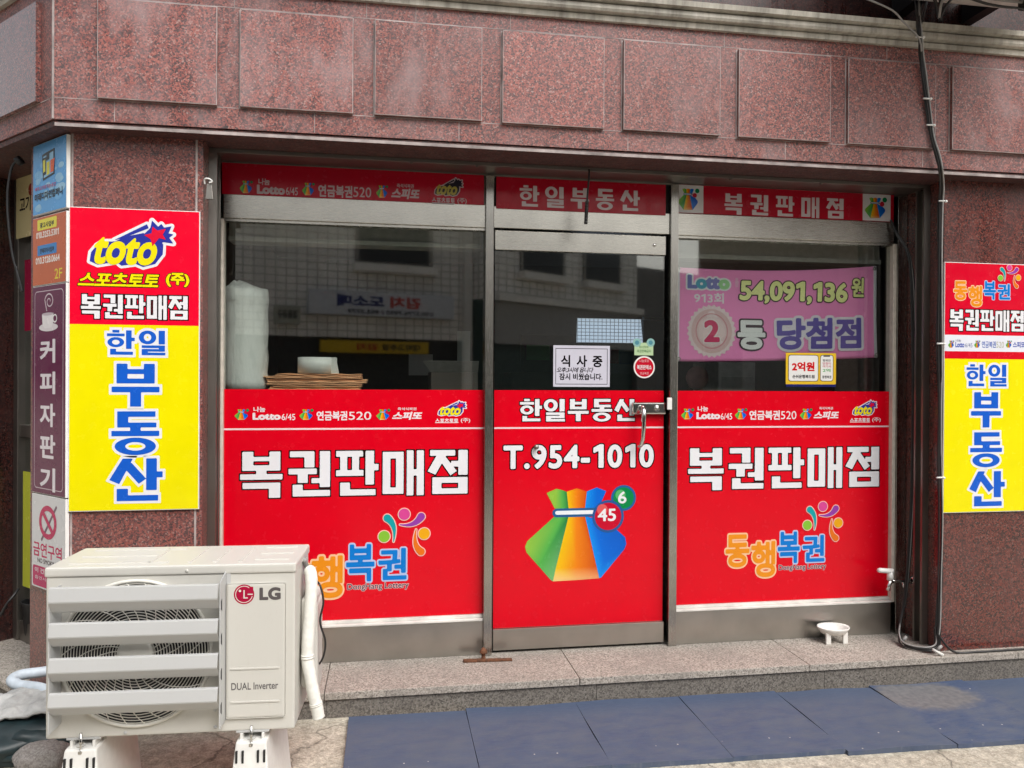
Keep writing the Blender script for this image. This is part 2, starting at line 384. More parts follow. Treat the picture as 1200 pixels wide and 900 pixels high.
_to = bpy.data.objects.new('glyph_source', _tc); COL.objects.link(_to)
def _tmesh(body):
    _tc.body = body; dg = bpy.context.evaluated_depsgraph_get(); dg.update()
    return bpy.data.meshes.new_from_object(_to.evaluated_get(dg), depsgraph=dg)
_bm = _tmesh('|'); _bar = max(v.co.x for v in _bm.vertices); _barw = _bar - min(v.co.x for v in _bm.vertices); _G = {}; _GF = {}; _GP = {}
def glyph(ch):
    if ch not in _G:
        me = _tmesh(ch + '|'); vs = [(v.co.x, v.co.y) for v in me.vertices]; mx = max(v[0] for v in vs); lim = mx - _barw - 0.004
        cnt = {}
        for p in me.polygons:
            if all(vs[i][0] < lim for i in p.vertices):
                for k in p.edge_keys: cnt[k] = cnt.get(k, 0) + 1
        sg = [(*vs[i], *vs[j]) for (i, j), n in cnt.items() if n == 1]; bpy.data.meshes.remove(me)
        if ch == '1':                                             # a one with a clear flag
            q = [(.27, 0), (.38, 0), (.38, .70), (.29, .70), (.09, .60), (.09, .49), (.27, .57)]; sg = [(*q[i], *q[(i + 1) % 7]) for i in range(7)]
        _G[ch] = (sg, mx - _bar)
    return _G[ch]
for _w in ('나눔 연금복권 스피또 즉석식복권 스포츠토토 동행복권 커피자판기 금연구역 식사중 당첨점 김치 도소매 광고사업부', '0123456789 Lotto DongHang Lottery DUAL Inverter LG NO SMOKING T.-,:/()'):
    for _c in _w: glyph(_c)                                      # outlines read once, while the scene is still small
def gbox(ch):
    s = np.array(glyph(ch)[0]); return s[:, [0, 2]].min(), s[:, [1, 3]].min(), s[:, [0, 2]].max(), s[:, [1, 3]].max()
def gpolys(ch, level):
    k = (ch, round(level, 3))
    if k not in _GP:
        if ch not in _GF:
            x0, y0, x1, y1 = gbox(ch); c = 1 / 46; mg = 0.16
            xs = np.arange(x0 - mg, x1 + mg + c, c); ys = np.arange(y0 - mg, y1 + mg + c, c)
            X, Y = np.meshgrid(xs, ys); _GF[ch] = (xs, ys, seg_field(glyph(ch)[0], X, Y))
        xs, ys, V = _GF[ch]; _GP[k] = march(xs, ys, V, level)
    return _GP[k]
# heavy block syllables of the shop's own lettering: convex strokes in a unit cell; ('o', cx, cy, rx, ry, wx, wy) is a ring
def rc(*a): return [('r', a[i], a[i + 1], a[i + 2], a[i + 3]) for i in range(0, len(a), 4)]
BLK = {
 '복': rc(.05,.58,.31,1, .69,.58,.95,1, .05,.79,.95,.885, .05,.58,.95,.70, .38,.50,.62,.60, 0,.385,1,.505, .06,.185,.95,.315, .68,-.02,.95,.315),
 '권': rc(.03,.87,.62,1, .38,.64,.62,1, 0,.49,.68,.615, .22,.30,.46,.5, .75,.2,1,1, .55,.29,.8,.40, .1,0,.34,.26, .1,0,1,.135),
 '판': rc(0,.87,.66,1, .1,.5,.27,1, .39,.5,.56,1, 0,.44,.67,.57, .72,.24,.93,1, .9,.56,1.04,.70, .1,0,.34,.29, .1,0,.97,.135),
 '매': rc(0,.02,.19,.97, .33,.02,.52,.97, 0,.82,.52,.97, 0,.02,.52,.165, .6,-.02,.77,1, .85,-.02,1.03,1, .7,.43,.92,.57),
 '점': rc(.04,.87,.68,1, .76,.43,1,1, .58,.62,.8,.75, .1,0,.33,.38, .76,0,1,.38, .1,.25,1,.38, .1,0,1,.125) + [('q', (.24,.93), (.48,.93), (.18,.44), (-.02,.52)), ('q', (.3,.75), (.42,.86), (.72,.52), (.56,.42))],
 '한': rc(.2,.90,.46,1.01, 0,.75,.66,.865, .71,.24,.92,1, .9,.56,1.04,.70, .12,0,.34,.24, .12,0,.97,.125) + [('o', .33, .51, .31, .205, .17, .105)],
 '일': rc(.74,.44,.98,1, .1,.285,.98,.395, .75,.14,.98,.395, .1,.14,.98,.245, .1,0,.33,.245, .1,-.01,1,.10) + [('o', .32, .72, .33, .28, .19, .13)],
 '부': rc(.1,.54,.33,1, .67,.54,.9,1, .1,.76,.9,.875, .1,.54,.9,.655, 0,.335,1,.465, .385,0,.615,.4),
 '동': rc(.12,.88,.92,1.01, .12,.63,.35,1.01, .12,.63,.94,.745, .39,.5,.61,.68, 0,.425,1,.55) + [('o', .5, .185, .43, .205, .22, .105)],
 '산': rc(.72,.25,.94,1, .9,.55,1.06,.69, .12,0,.35,.29, .12,0,.97,.135) + [('q', (.24,1.0), (.45,1.0), (.17,.40), (-.03,.50)), ('q', (.27,.78), (.42,.9), (.72,.52), (.57,.40))],
}
def blk_field(ch, X, Y, w, h):
    """X, Y in metres in a cell of w x h metres"""
    D = np.full(X.shape, 9e9)
    for p in BLK[ch]:
        if p[0] == 'r': d = np.maximum(np.maximum(p[1] * w - X, X - p[3] * w), np.maximum(p[2] * h - Y, Y - p[4] * h))
        elif p[0] == 'o':
            _, cx, cy, rx, ry, wx, wy = p
            def el(a, b):
                k = np.sqrt(((X - cx * w) / a) ** 2 + ((Y - cy * h) / b) ** 2); g = np.sqrt(((X - cx * w) / a ** 2) ** 2 + ((Y - cy * h) / b ** 2) ** 2) + 1e-9
                return k * (k - 1) / g
            d = np.maximum(el(rx * w, ry * h), -el((rx - wx) * w, (ry - wy) * h))
        else:
            q = [(a * w, b * h) for a, b in p[1:]]; ar = sum(q[i][0] * q[(i + 1) % 4][1] - q[(i + 1) % 4][0] * q[i][1] for i in range(4))
            if ar < 0: q = q[::-1]
            d = np.full(X.shape, -9e9)
            for i in range(4):
                (ax, ay), (bx, by) = q[i], q[(i + 1) % 4]; ex, ey = bx - ax, by - ay; L = math.hypot(ex, ey)
                d = np.maximum(d, ((X - ax) * ey - (Y - ay) * ex) / L)
        D = np.minimum(D, d)
    return D

class Art:
    """flat printed artwork on a plane; layers are thin films one above the other"""
    def __init__(s, pl, base=0.0, eps=0.0004): s.pl = pl; s.base = base; s.eps = eps; s.polys = []; s.T = None
    def add(s, pts, layer, col, cols=None):
        pts = [tuple(map(float, p)) for p in pts]
        if s.T: pts = [s.T(p) for p in pts]
        s.polys.append((pts, layer, cols if cols else [col] * len(pts)))
    def px(s, pts): return [s.pl.uv(*p) for p in pts]
    def rect(s, x0, y0, x1, y1, layer, col):
        """pixel corners: x0,y0 the left top, y1 the bottom measured at the left end"""
        u0, v0 = s.pl.uv(x0, y0); _, v1 = s.pl.uv(x0, y1); u1, _ = s.pl.uv(x1, (y0 + y1) / 2)
        s.add([(u0, v1), (u1, v1), (u1, v0), (u0, v0)], layer, rgb(col)); return u0, v1, u1, v0
    def uvrect(s, u0, v0, u1, v1, layer, col): s.add([(u0, v0), (u1, v0), (u1, v1), (u0, v1)], layer, rgb(col))
    def rrect(s, u0, v0, u1, v1, r, layer, col, k=5):
        pts = []
        for cx, cy, a in ((u1 - r, v1 - r, 0), (u0 + r, v1 - r, 90), (u0 + r, v0 + r, 180), (u1 - r, v0 + r, 270)):
            for i in range(k + 1): t = R(a + 90 * i / k); pts.append((cx + r * math.cos(t), cy + r * math.sin(t)))
        s.add(pts, layer, rgb(col))
    def ring(s, c, rx, ry, w, layer, col, n=40):
        c0 = rgb(col)
        for i in range(n):
            a, b = 2 * math.pi * i / n, 2 * math.pi * (i + 1) / n
            s.add([(c[0] + rx * math.cos(a), c[1] + ry * math.sin(a)), (c[0] + rx * math.cos(b), c[1] + ry * math.sin(b)),
                   (c[0] + (rx - w) * math.cos(b), c[1] + (ry - w) * math.sin(b)), (c[0] + (rx - w) * math.cos(a), c[1] + (ry - w) * math.sin(a))], layer, c0)
    def disc(s, c, rx, ry, layer, col, n=32):
        s.add([(c[0] + rx * math.cos(2 * math.pi * i / n), c[1] + ry * math.sin(2 * math.pi * i / n)) for i in range(n)], layer, rgb(col))
    def stroke(s, pts, w0, w1, layer, col, cap=True):
        """tapered brush stroke along uv points"""
        P = [np.array(p, float) for p in pts]; n = len(P); Lf = []; Rt = []
        for i in range(n):
            t = P[min(i + 1, n - 1)] - P[max(i - 1, 0)]; t = t / (np.linalg.norm(t) + 1e-12); nn = np.array([-t[1], t[0]]); w = w0 + (w1 - w0) * i / (n - 1)
            Lf.append(P[i] + nn * w / 2); Rt.append(P[i] - nn * w / 2)
        for i in range(n - 1): s.add([Rt[i], Rt[i + 1], Lf[i + 1], Lf[i]], layer, rgb(col))
        if cap:
            t = P[0] - P[1]; a0 = math.atan2(t[1], t[0])
            s.add([P[0] + w0 / 2 * np.array([math.cos(a0 + x), math.sin(a0 + x)]) for x in np.linspace(-math.pi / 2, math.pi / 2, 8)], layer, rgb(col))
            t = P[-1] - P[-2]; a0 = math.atan2(t[1], t[0])
            if w1 > 1e-5: s.add([P[-1] + w1 / 2 * np.array([math.cos(a0 + x), math.sin(a0 + x)]) for x in np.linspace(-math.pi / 2, math.pi / 2, 8)], layer, rgb(col))
    def grown(s, outlines, grow, layer, col, cell):
        """union of polygons grown by a margin"""
        al = [p for o in outlines for p in o]; x0 = min(p[0] for p in al) - grow - cell * 2; x1 = max(p[0] for p in al) + grow + cell * 2
        y0 = min(p[1] for p in al) - grow - cell * 2; y1 = max(p[1] for p in al) + grow + cell * 2
        xs = np.arange(x0, x1 + cell, cell); ys = np.arange(y0, y1 + cell, cell); X, Y = np.meshgrid(xs, ys); V = np.full(X.shape, 9e9)
        for o in outlines: V = np.minimum(V, seg_field([(*o[i], *o[(i + 1) % len(o)]) for i in range(len(o))], X, Y))
        c = rgb(col)
        for p in march(xs, ys, V, grow): s.add(p, layer, c)
    def word(s, txt, x0, y0, x1, y1, layer, col, bold=0.02, out=(), shear=0.0, uv=False, rot=0.0, gap=0.0):
        """font lettering fitted to a box; out = [(extra growth, colour), ...] from outermost to innermost"""
        if uv: u0, v0, u1, v1 = x0, y0, x1, y1
        else:
            u0, v1 = s.pl.uv(x0, y0); _, v0 = s.pl.uv(x0, y1); u1, _ = s.pl.uv(x1, (y0 + y1) / 2)
        pen = 0; items = []
        for ch in txt:
            g, adv = glyph(ch)
            if g: items.append((ch, pen))
            pen += adv + gap
        bx = [gbox(c) for c, _ in items]
        gx0 = min(p + b[0] for (c, p), b in zip(items, bx)) - bold; gx1 = max(p + b[2] for (c, p), b in zip(items, bx)) + bold
        gy0 = min(b[1] for b in bx) - bold; gy1 = max(b[3] for b in bx) + bold
        sx = (u1 - u0) / (gx1 - gx0 + abs(shear) * (gy1 - gy0)); sy = (v1 - v0) / (gy1 - gy0)
        cr, sr = math.cos(rot), math.sin(rot); cu, cv = (u0 + u1) / 2, (v0 + v1) / 2
        lv = [(bold + o, c) for o, c in out] + [(bold, col)]
        for li, (L, c) in enumerate(lv):
            for ci, (ch, p) in enumerate(items):
                cc = c[ci % len(c)] if isinstance(c, list) else c; k = rgb(cc)
                for pg in gpolys(ch, L):
                    pts = [(u0 + (x + p - gx0 + shear * (y - gy0)) * sx, v0 + (y - gy0) * sy) for x, y in pg]
                    if rot: pts = [(cu + (a - cu) * cr - (b - cv) * sr, cv + (a - cu) * sr + (b - cv) * cr) for a, b in pts]
                    s.add(pts, layer + li + (0.12 * (ci % 4) if li < len(lv) - 1 else 0), k)
    def block(s, txt, x0, y0, x1, y1, layer, col, out=None, ow=0.004, gap=0.13, uv=False, y0r=None):
        """heavy block lettering in equal cells"""
        if uv: u0, v0, u1, v1 = x0, y0, x1, y1
        else:
            u0, v1 = s.pl.uv(x0, y0); _, v0 = s.pl.uv(x0, y1); u1, _ = s.pl.uv(x1, (y0 + y1) / 2)
        n = len(txt); w = (u1 - u0) / (n + gap * (n - 1)); h = v1 - v0; cell = h / 52
        xs = np.arange(-w * 0.12 - ow, w * 1.14 + ow + cell, cell); ys = np.arange(-h * 0.07 - ow, h * 1.07 + ow + cell, cell); X, Y = np.meshgrid(xs, ys)
        for i, ch in enumerate(txt):
            ux = u0 + i * w * (1 + gap); V = blk_field(ch, X, Y, w, h)
            for pg in march(xs, ys, V, 0.0): s.add([(ux + a, v0 + b) for a, b in pg], layer + 1, rgb(col))
            if out:
                for pg in march(xs, ys, V, ow): s.add([(ux + a, v0 + b) for a, b in pg], layer + 0.15 * (i % 3), rgb(out))
    def build(s, name, parent, mat='ink'):
        off = wloc(parent); vs = []; fs = []; cs = []
        for pts, layer, cols in s.polys:
            k = len(vs); o = s.base + layer * s.eps
            vs += [tuple(s.pl.P(p[0], p[1], o) - off) for p in pts]; fs.append(tuple(range(k, k + len(pts)))); cs += cols
        me = bpy.data.meshes.new(name); me.from_pydata(vs, [], fs)
        at = me.color_attributes.new('ink', 'FLOAT_COLOR', 'POINT')
        at.data.foreach_set('color', np.array([(*c, 1) for c in cs], 'f').ravel()); me.update()
        # every film faces outwards
        n = Vector(s.pl.n); b = bmesh.new(); b.from_mesh(me)
        fl = [f for f in b.faces if f.normal.dot(n) < 0]
        if fl: bmesh.ops.reverse_faces(b, faces=fl)
        b.to_mesh(me); b.free()
        return link(name, me, parent, (M[mat],))

# printed emblems ------------------------------------------------------------
def T_into(src, u0, v0, u1, v1):
    x0, y0, x1, y1 = src
    return lambda x, y: (u0 + (x - x0) / (x1 - x0) * (u1 - u0), v1 - (y - y0) / (y1 - y0) * (v1 - v0))
def pouch(A, u0, v0, u1, v1, L, full=True, tint=1.0):
    """striped drawstring pouch with two numbered balls"""
    g = T_into((90, 122, 870 if full else 870, 795), u0, v0, u1, v1)
    def C(*c): return tuple(tint * v for v in rgb(c))
    def poly(pts, cols, l): A.add([g(*p) for p in pts], L + l, None, [C(*c) for c in cols])
    G1, G2, G3 = (150, 200, 70), (90, 185, 80), (30, 130, 70); O1, O2, O3 = (250, 200, 10), (245, 135, 20), (215, 80, 15); B1, B2, B3 = (10, 150, 245), (0, 110, 225), (0, 95, 205)
    poly([(238, 157), (305, 127), (345, 137), (350, 270), (295, 270)], [G1, G1, G2, G2, G1], 0)
    poly([(345, 137), (378, 150), (392, 270), (350, 270)], [G2, G3, G3, G2], 0)
    poly([(378, 150), (448, 127), (448, 270), (392, 270)], [O1, O2, O2, O1], 0.1)
    poly([(448, 127), (520, 150), (508, 270), (448, 270)], [O2, O3, O3, O2], 0.1)
    poly([(520, 150), (590, 122), (590, 270), (508, 270)], [B1, B2, B2, B1], 0.2)
    poly([(590, 122), (658, 150), (628, 220), (600, 270), (590, 270)], [B2, B2, B3, B3, B2], 0.2)
    poly([(290, 330), (345, 330), (185, 682), (100, 580), (90, 540), (105, 500)], [G2, G2, G2, G1, G1, G1], 0)
    poly([(345, 330), (392, 330), (285, 795), (270, 785), (185, 682)], [G2, G3, (120, 190, 120), (150, 200, 140), G2], 0)
    poly([(392, 330), (448, 330), (448, 700), (305, 700)], [O1, O2, O2, O1], 0.1)
    poly([(448, 330), (508, 330), (592, 700), (448, 700)], [O2, O3, O3, O2], 0.1)
    poly([(305, 700), (448, 700), (448, 792), (285, 795)], [O1, O2, (248, 190, 120), (250, 215, 140)], 0.1)
    poly([(448, 700), (592, 700), (612, 785), (448, 792)], [O2, O3, (240, 160, 110), (248, 190, 120)], 0.1)
    poly([(508, 330), (570, 345), (650, 660), (625, 780), (612, 785)], [B1, B2, B2, B1, B1], 0.2)
    poly([(570, 345), (720, 420), (795, 490), (805, 540), (790, 580), (625, 780), (650, 660)], [B2, B3, B3, B3, B3, B1, B2], 0.2)
    k = (u1 - u0) / 780
    def disc(cx, cy, r, l, col): c = g(cx, cy); A.add([(c[0] + r * k * math.cos(t), c[1] + r * k * math.sin(t)) for t in np.linspace(0, 2 * math.pi, 28, endpoint=False)], L + l, C(*col))
    def cap(xa, xb, y, r, l, col):
        pts = [(xb + r * math.cos(t), y + r * math.sin(t)) for t in np.linspace(-math.pi / 2, math.pi / 2, 9)] + [(xa + r * math.cos(t), y + r * math.sin(t)) for t in np.linspace(math.pi / 2, 3 * math.pi / 2, 9)]
        A.add([g(*p) for p in pts], L + l, C(*col))
    cap(310, 575, 302, 32, 0.4, (40, 95, 150)); cap(312, 560, 301, 14, 0.7, (245, 250, 255))
    if full:
        disc(782, 203, 90, 0.9, (40, 100, 160)); disc(782, 203, 74, 1.3, (0, 140, 75)); disc(760, 180, 36, 1.6, (90, 185, 110))
        disc(672, 335, 113, 1.9, (40, 90, 155)); disc(672, 335, 95, 2.3, (205, 0, 45)); disc(630, 285, 38, 2.6, (230, 95, 95))
        for t, a in (('6', (742, 155, 803, 243)), ('45', (598, 278, 728, 370))):
            p = g(a[0], a[3]); q = g(a[2], a[1]); A.word(t, p[0], p[1], q[0], q[1], L + 3.2, 'white', 0.02, uv=True)
    else:
        disc(782, 190, 80, 0.9, (0, 140, 85))
        disc(690, 330, 80, 1.2, (205, 30, 60))
def dancers(A, g, k, L, outl=True, tint=(255, 200, 190)):
    """three round headed figures; g maps source pixels, k metres per source pixel"""
    def bez(p0, p1, p2): return [g(*(np.array(p0) * (1 - t) ** 2 + 2 * np.array(p1) * t * (1 - t) + np.array(p2) * t * t)) for t in np.linspace(0, 1, 9)]
    limbs = [(bez((767, 145), (830, 190), (808, 300)), (20, 165, 170)), (bez((988, 140), (945, 210), (850, 190)), (155, 65, 175)), (bez((988, 372), (930, 330), (955, 225)), (240, 120, 25))]
    for pts, c in limbs:
        if outl: A.stroke(pts, 62 * k, 18 * k, L, tint)
        A.stroke(pts, 50 * k, 6 * k, L + 1, c)
    for (x, y), c in (((877, 122), (225, 75, 155)), ((747, 265), (140, 200, 60)), ((1008, 253), (245, 175, 20))):
        if outl: A.disc(g(x, y), 43 * k, 43 * k, L + 2, tint)
        A.disc(g(x, y), 37 * k, 37 * k, L + 3, c)
def lotto_emblem(A, place, s, L, eng=True):
    """rounded lettering with dancers, drawn in source pixels; place(x,y) -> uv, s = metres per source pixel"""
    def w(t, x0, y0, x1, y1, c, o):
        a = place(x0, y1); b = place(x1, y0); A.word(t, a[0], a[1], b[0], b[1], L, c, 0.03, out=[(0.045, o)], uv=True)
    w('동', 76, 322, 270, 574, (243, 150, 30), (255, 205, 160)); w('행', 286, 380, 484, 656, (243, 150, 30), (255, 205, 160))
    w('복', 504, 312, 686, 556, (0, 125, 215), (190, 205, 240)); w('권', 710, 344, 894, 552, (0, 125, 215), (190, 205, 240))
    if eng:
        a = place(512, 618); b = place(908, 568); A.word('DongHang Lottery', a[0], a[1], b[0], b[1], L, (70, 50, 70), 0.012, out=[(0.05, (240, 205, 205))], uv=True)
    dancers(A, place, s, L + 3)
def comet(A, u0, v0, u1, v1, L, cell, wcol='white', dull=False):
    """comet shaped word emblem"""
    g = T_into((135, 115, 612, 382), u0, v0, u1, v1); k = (u1 - u0) / 477
    body = [(158, 345), (165, 300), (195, 265), (225, 245), (290, 242), (350, 215), (440, 195), (520, 215), (548, 250), (545, 300), (505, 350), (440, 368), (400, 352), (325, 364), (300, 345), (200, 362)]
    star = [(487, 130), (520, 160), (537, 146), (552, 164), (592, 156), (576, 192), (602, 198), (580, 215), (602, 244), (550, 238), (520, 250), (480, 215), (445, 200), (478, 168)]
    streak = [(285, 236), (460, 150), (470, 170), (330, 226)]
    B = [[g(*p) for p in q] for q in (body, star, streak)]
    A.grown(B, 15 * k, L, wcol, cell)
    blue = (48, 58, 165) if not dull else (40, 35, 50)
    A.grown(B[:1], 0, L + 1, blue, cell); A.grown(B[1:2], 0, L + 1.3, blue, cell); A.grown(B[2:], 0, L + 1.6, blue, cell)
    red = [(490, 160), (515, 180), (562, 170), (545, 200), (562, 226), (525, 218), (490, 262), (480, 225), (445, 205), (485, 195)]
    if not dull: A.grown([[g(*p) for p in red]], 0, L + 3.6, (235, 20, 60), cell)
    a = g(160, 360); b = g(532, 222)
    A.word('toto', a[0], a[1], b[0], b[1], L + 2.4, (250, 235, 20) if not dull else (190, 175, 80), 0.038, shear=0.28, uv=True, gap=0.0)

def logo_row(A, xs, y, h, L, S=1.0, dim=1.0, cell=0.0012):
    """row of lottery logos; xs = pixel x stops, y(x) = baseline pixel, h = pixel cap height"""
    W = (246, 232, 236) if dim == 1 else (205, 185, 190)
    def uvb(x0, x1, up0, up1):
        xm = (x0 + x1) / 2; a = A.pl.uv(x0, y(xm) - up0 * h); b = A.pl.uv(x1, y(xm) - up1 * h); return a[0], a[1], b[0], b[1]
    (b1, n1, l1, s1, b2, k1, f1, b3, p1, t1) = xs
    for b in (b1, b2, b3): pouch(A, *uvb(b[0], b[1], 0.0, 1.5), L, full=False, tint=dim)
    A.word('나눔', *uvb(n1[0], n1[1], 1.1, 1.85), L, W, 0.03, uv=True)
    A.word('Lotto', *uvb(l1[0], l1[1], 0, 1.0), L, W, 0.06, uv=True)
    A.word('6/45', *uvb(s1[0], s1[1], -0.05, 0.85), L, W, 0.01, uv=True)
    A.word('연금복권', *uvb(k1[0], k1[1], -0.1, 1.25), L, W, 0.035, uv=True)
    A.word('520', *uvb(f1[0], f1[1], 0, 1.15), L, W, 0.005, uv=True)
    A.word('스피또', *uvb(p1[0], p1[1], 0, 1.15), L, W, 0.05, shear=0.2, uv=True)
    A.word('즉석식복권', *uvb(p1[0] + 7, p1[1] - 8, 1.35, 1.75), L, W, 0.02, uv=True)
    comet(A, *uvb(t1[0], t1[1], 0.45, 2.8), L, cell, W, dim != 1)
    A.word('스포츠토토', *uvb(t1[0] - 2, t1[0] + (t1[1] - t1[0]) * 0.72, -0.45, 0.2), L, W, 0.04, uv=True)
    A.word('(주)', *uvb(t1[0] + (t1[1] - t1[0]) * 0.8, t1[1] + 4, -0.45, 0.25), L, W, 0.02, uv=True)

# ================================================================== SETTING
SQ = math.sqrt(0.5)
CH = np.array([-SQ, SQ])                    # run of the chamfered corner, seen from above
def gz(x, y): return -0.112 - 0.010 * max(-2.0, min(6.0, x))
b = MB()
xs = [-60, -6, -2, -1, 0, 1, 2, 3, 4, 6, 60]; ys = [-60, -9, -6, -4, -2.5, -1.5, -0.8, -0.36, 60]
g = bmesh.new(); V = [[g.verts.new((x, y, gz(x, y))) for x in xs] for y in ys]
for j in range(len(ys) - 1):
    for i in range(len(xs) - 1): g.faces.new((V[j][i], V[j][i + 1], V[j + 1][i + 1], V[j + 1][i]))
b._merge(g); props(b.build('ground', M['concrete']), kind='structure')

# step: slabs with open joints, nosing over a recessed riser
A0 = np.array([-1.301, -0.376]); A1 = A0 + CH * 3.0
cuts = [-1.301, -0.25, 0.85, 1.95, 3.05, 4.3]
b = MB()
for x0, x1 in zip(cuts, cuts[1:]):
    q0 = x0 + (0.0 if x0 == cuts[0] else 0.0015); q1 = x1 - 0.0015
    b.prism([(q0, -0.376), (q1, -0.376), (q1, 0.25), (q0 + (0.26 if x0 == cuts[0] else 0), 0.25)], -0.031, 0.0, 0.003)
b.prism([tuple(A0), (A0[0] + 0.26, 0.25), (A0[0] + 0.26 - 2.1, 0.25 + 2.1), tuple(A1)], -0.031, -0.0005, 0.003)
b.mi = 1
rc_ = [-1.29, -0.24, 0.93, 2.03, 3.1, 4.3]
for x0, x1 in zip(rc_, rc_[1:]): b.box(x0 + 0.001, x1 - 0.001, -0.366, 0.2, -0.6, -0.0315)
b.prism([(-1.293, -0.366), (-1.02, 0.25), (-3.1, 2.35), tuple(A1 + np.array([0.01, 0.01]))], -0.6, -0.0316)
props(b.build('step', [M['granite_step'], M['granite_riser']]), kind='structure')

# ================================================================== SHOP BUILDING
shop = thing('shop_building', 'red granite shop building with glazed steel front and chamfered corner', 'building', (0.9, 0, 0))
ZS = 2.308
# left pillar
b = MB(); e4 = np.array([-1.27, -0.30]) + CH * 0.355
p3 = e4 + np.array([SQ, SQ]) * 0.30
b.prism([(-1.27, -0.30), (-0.757, -0.30), (-0.757, 0.10), tuple(p3), tuple(e4)], -0.13, ZS + 0.01, 0.003)
b.mi = 1
for x in (-1.262, -0.783): b.box(x - 0.004, x + 0.004, -0.3012, -0.29, 0, ZS - 0.001)
b.build('pillar', [M['granite_pillar'], M['grout']], shop)
b = MB(); b.box(2.69, 4.3, -0.30, 0.10, -0.01, ZS + 0.01, 0.003)
b.build('pillar', M['granite_polish'], shop)
# far pillar of the corner entrance
s0 = np.array([-1.27, -0.30]) + CH * 1.02; s1 = np.array([-1.27, -0.30]) + CH * 2.6; inn = np.array([SQ, SQ])
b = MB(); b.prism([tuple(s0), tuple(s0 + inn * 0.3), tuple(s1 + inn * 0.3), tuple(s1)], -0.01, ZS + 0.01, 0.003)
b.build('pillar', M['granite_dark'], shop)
# parapet
F0 = np.array([-1.30, -0.39]); C1 = F0 + CH * 2.6
mit = np.array([-1.30 + 0.69 * math.tan(R(22.5)), 0.30])
b = MB()
b.prism([tuple(F0), (4.4, -0.39), (4.4, 0.30), tuple(mit)], 2.334, 2.94)
b.prism([tuple(F0), tuple(mit), tuple(mit + CH * 2.6), tuple(C1)], 2.334, 2.94)
b.mi = 1                                                        # pale joints between the slabs
def chbox(b, s_0, s_1, z0, z1, out, base=F0, dirn=CH):
    nrm = np.array([-SQ, -SQ]); a = base + dirn * s_0; c = base + dirn * s_1
    b.hexa([(*(a - nrm * 0.004), z0), (*(c - nrm * 0.004), z0), (*(c + nrm * out), z0), (*(a + nrm * out), z0),
            (*(a - nrm * 0.004), z1), (*(c - nrm * 0.004), z1), (*(c + nrm * out), z1), (*(a + nrm * out), z1)])
b.box(-1.297, 4.39, -0.3908, -0.385, 2.4175, 2.4205); b.box(-1.297, 4.39, -0.3908, -0.385, 2.826, 2.829)
for k, x in enumerate((-1.075, -0.30, 0.30, 1.05, 1.80, 2.5, 3.2)): b.box(x, x + 0.003, -0.3908, -0.385, 2.336, 2.4165)
for k, x in enumerate((-0.62, -0.09, 0.115, 0.52, 1.5, 2.31)): b.box(x, x + 0.003, -0.3908, -0.385, 2.83, 2.895)
chbox(b, 0.004, 2.5, 2.4175, 2.4205, 0.0008)
nn = np.array([math.sin(R(22.5)), math.cos(R(22.5))])
b.hexa([(-1.303, -0.3915, 2.336), (-1.296, -0.3915, 2.336), (-1.296, -0.385, 2.336), (-1.308, -0.384, 2.336), (-1.303, -0.3915, 2.9), (-1.296, -0.3915, 2.9), (-1.296, -0.385, 2.9), (-1.308, -0.384, 2.9)])
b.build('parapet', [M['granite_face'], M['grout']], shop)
# soffit slab with its drip nosing
b = MB(); so = 0.384
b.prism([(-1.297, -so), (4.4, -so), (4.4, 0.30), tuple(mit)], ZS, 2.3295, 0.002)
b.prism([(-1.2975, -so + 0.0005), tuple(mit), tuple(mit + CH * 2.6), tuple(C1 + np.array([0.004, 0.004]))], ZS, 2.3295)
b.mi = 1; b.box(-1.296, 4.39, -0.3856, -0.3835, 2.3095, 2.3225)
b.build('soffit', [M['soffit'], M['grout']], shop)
# raised panels
for k in range(10):
    x0 = -1.133 + 0.5395 * k; b = MB(); j = random.uniform(-0.003, 0.003)
    b.bevmat = 1; b.box(x0, x0 + 0.452, -0.409, -0.3885, 2.4215 + j * 0.5, 2.8185 + j * 0.4, 0.0032); b.mi = 1
    b.box(x0 - 0.006, x0, -0.3912, -0.385, 2.42, 2.82)
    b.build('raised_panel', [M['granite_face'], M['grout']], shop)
for k in range(2):
    b = MB(); chbox(b, 0.105 + 0.55 * k, 0.555 + 0.55 * k, 2.4215, 2.8185, 0.020)
    b.build('raised_panel', [M['granite_corner'], M['grout']], shop)
# cornice: stepped cement moulding, front run and corner run
prof = [(-0.38, 2.893), (-0.408, 2.893), (-0.412, 2.914), (-0.404, 2.917), (-0.404, 2.921), (-0.432, 2.924), (-0.438, 2.934), (-0.436, 2.952), (-0.424, 2.956), (-0.424, 2.960), (-0.456, 2.964), (-0.460, 2.986), (-0.38, 2.987)]
b = MB()
t225 = math.tan(R(22.5))
def fr(x_end, d=0): return [((-1.30 - (-0.39 - y) * t225) if x_end is None else x_end, y, z) for y, z in prof]
def cr(s):
    r = []
    for y, z in prof:
        o = -0.39 - y; P_ = F0 + CH * s + np.array([-SQ, -SQ]) * o; r.append((*P_, z))
    return r
b.sweep(None, fr(None), fr(4.4))
b.sweep(None, fr(None), cr(2.6))
b.build('cornice', M['cornice'], shop)
b = MB(); b.box(-1.1, 4.4, -0.20, 0.3, 2.93, 4.1); b.build('upper_wall', M['granite_dark'], shop)  # shade from the sign box is put into this dark granite colour

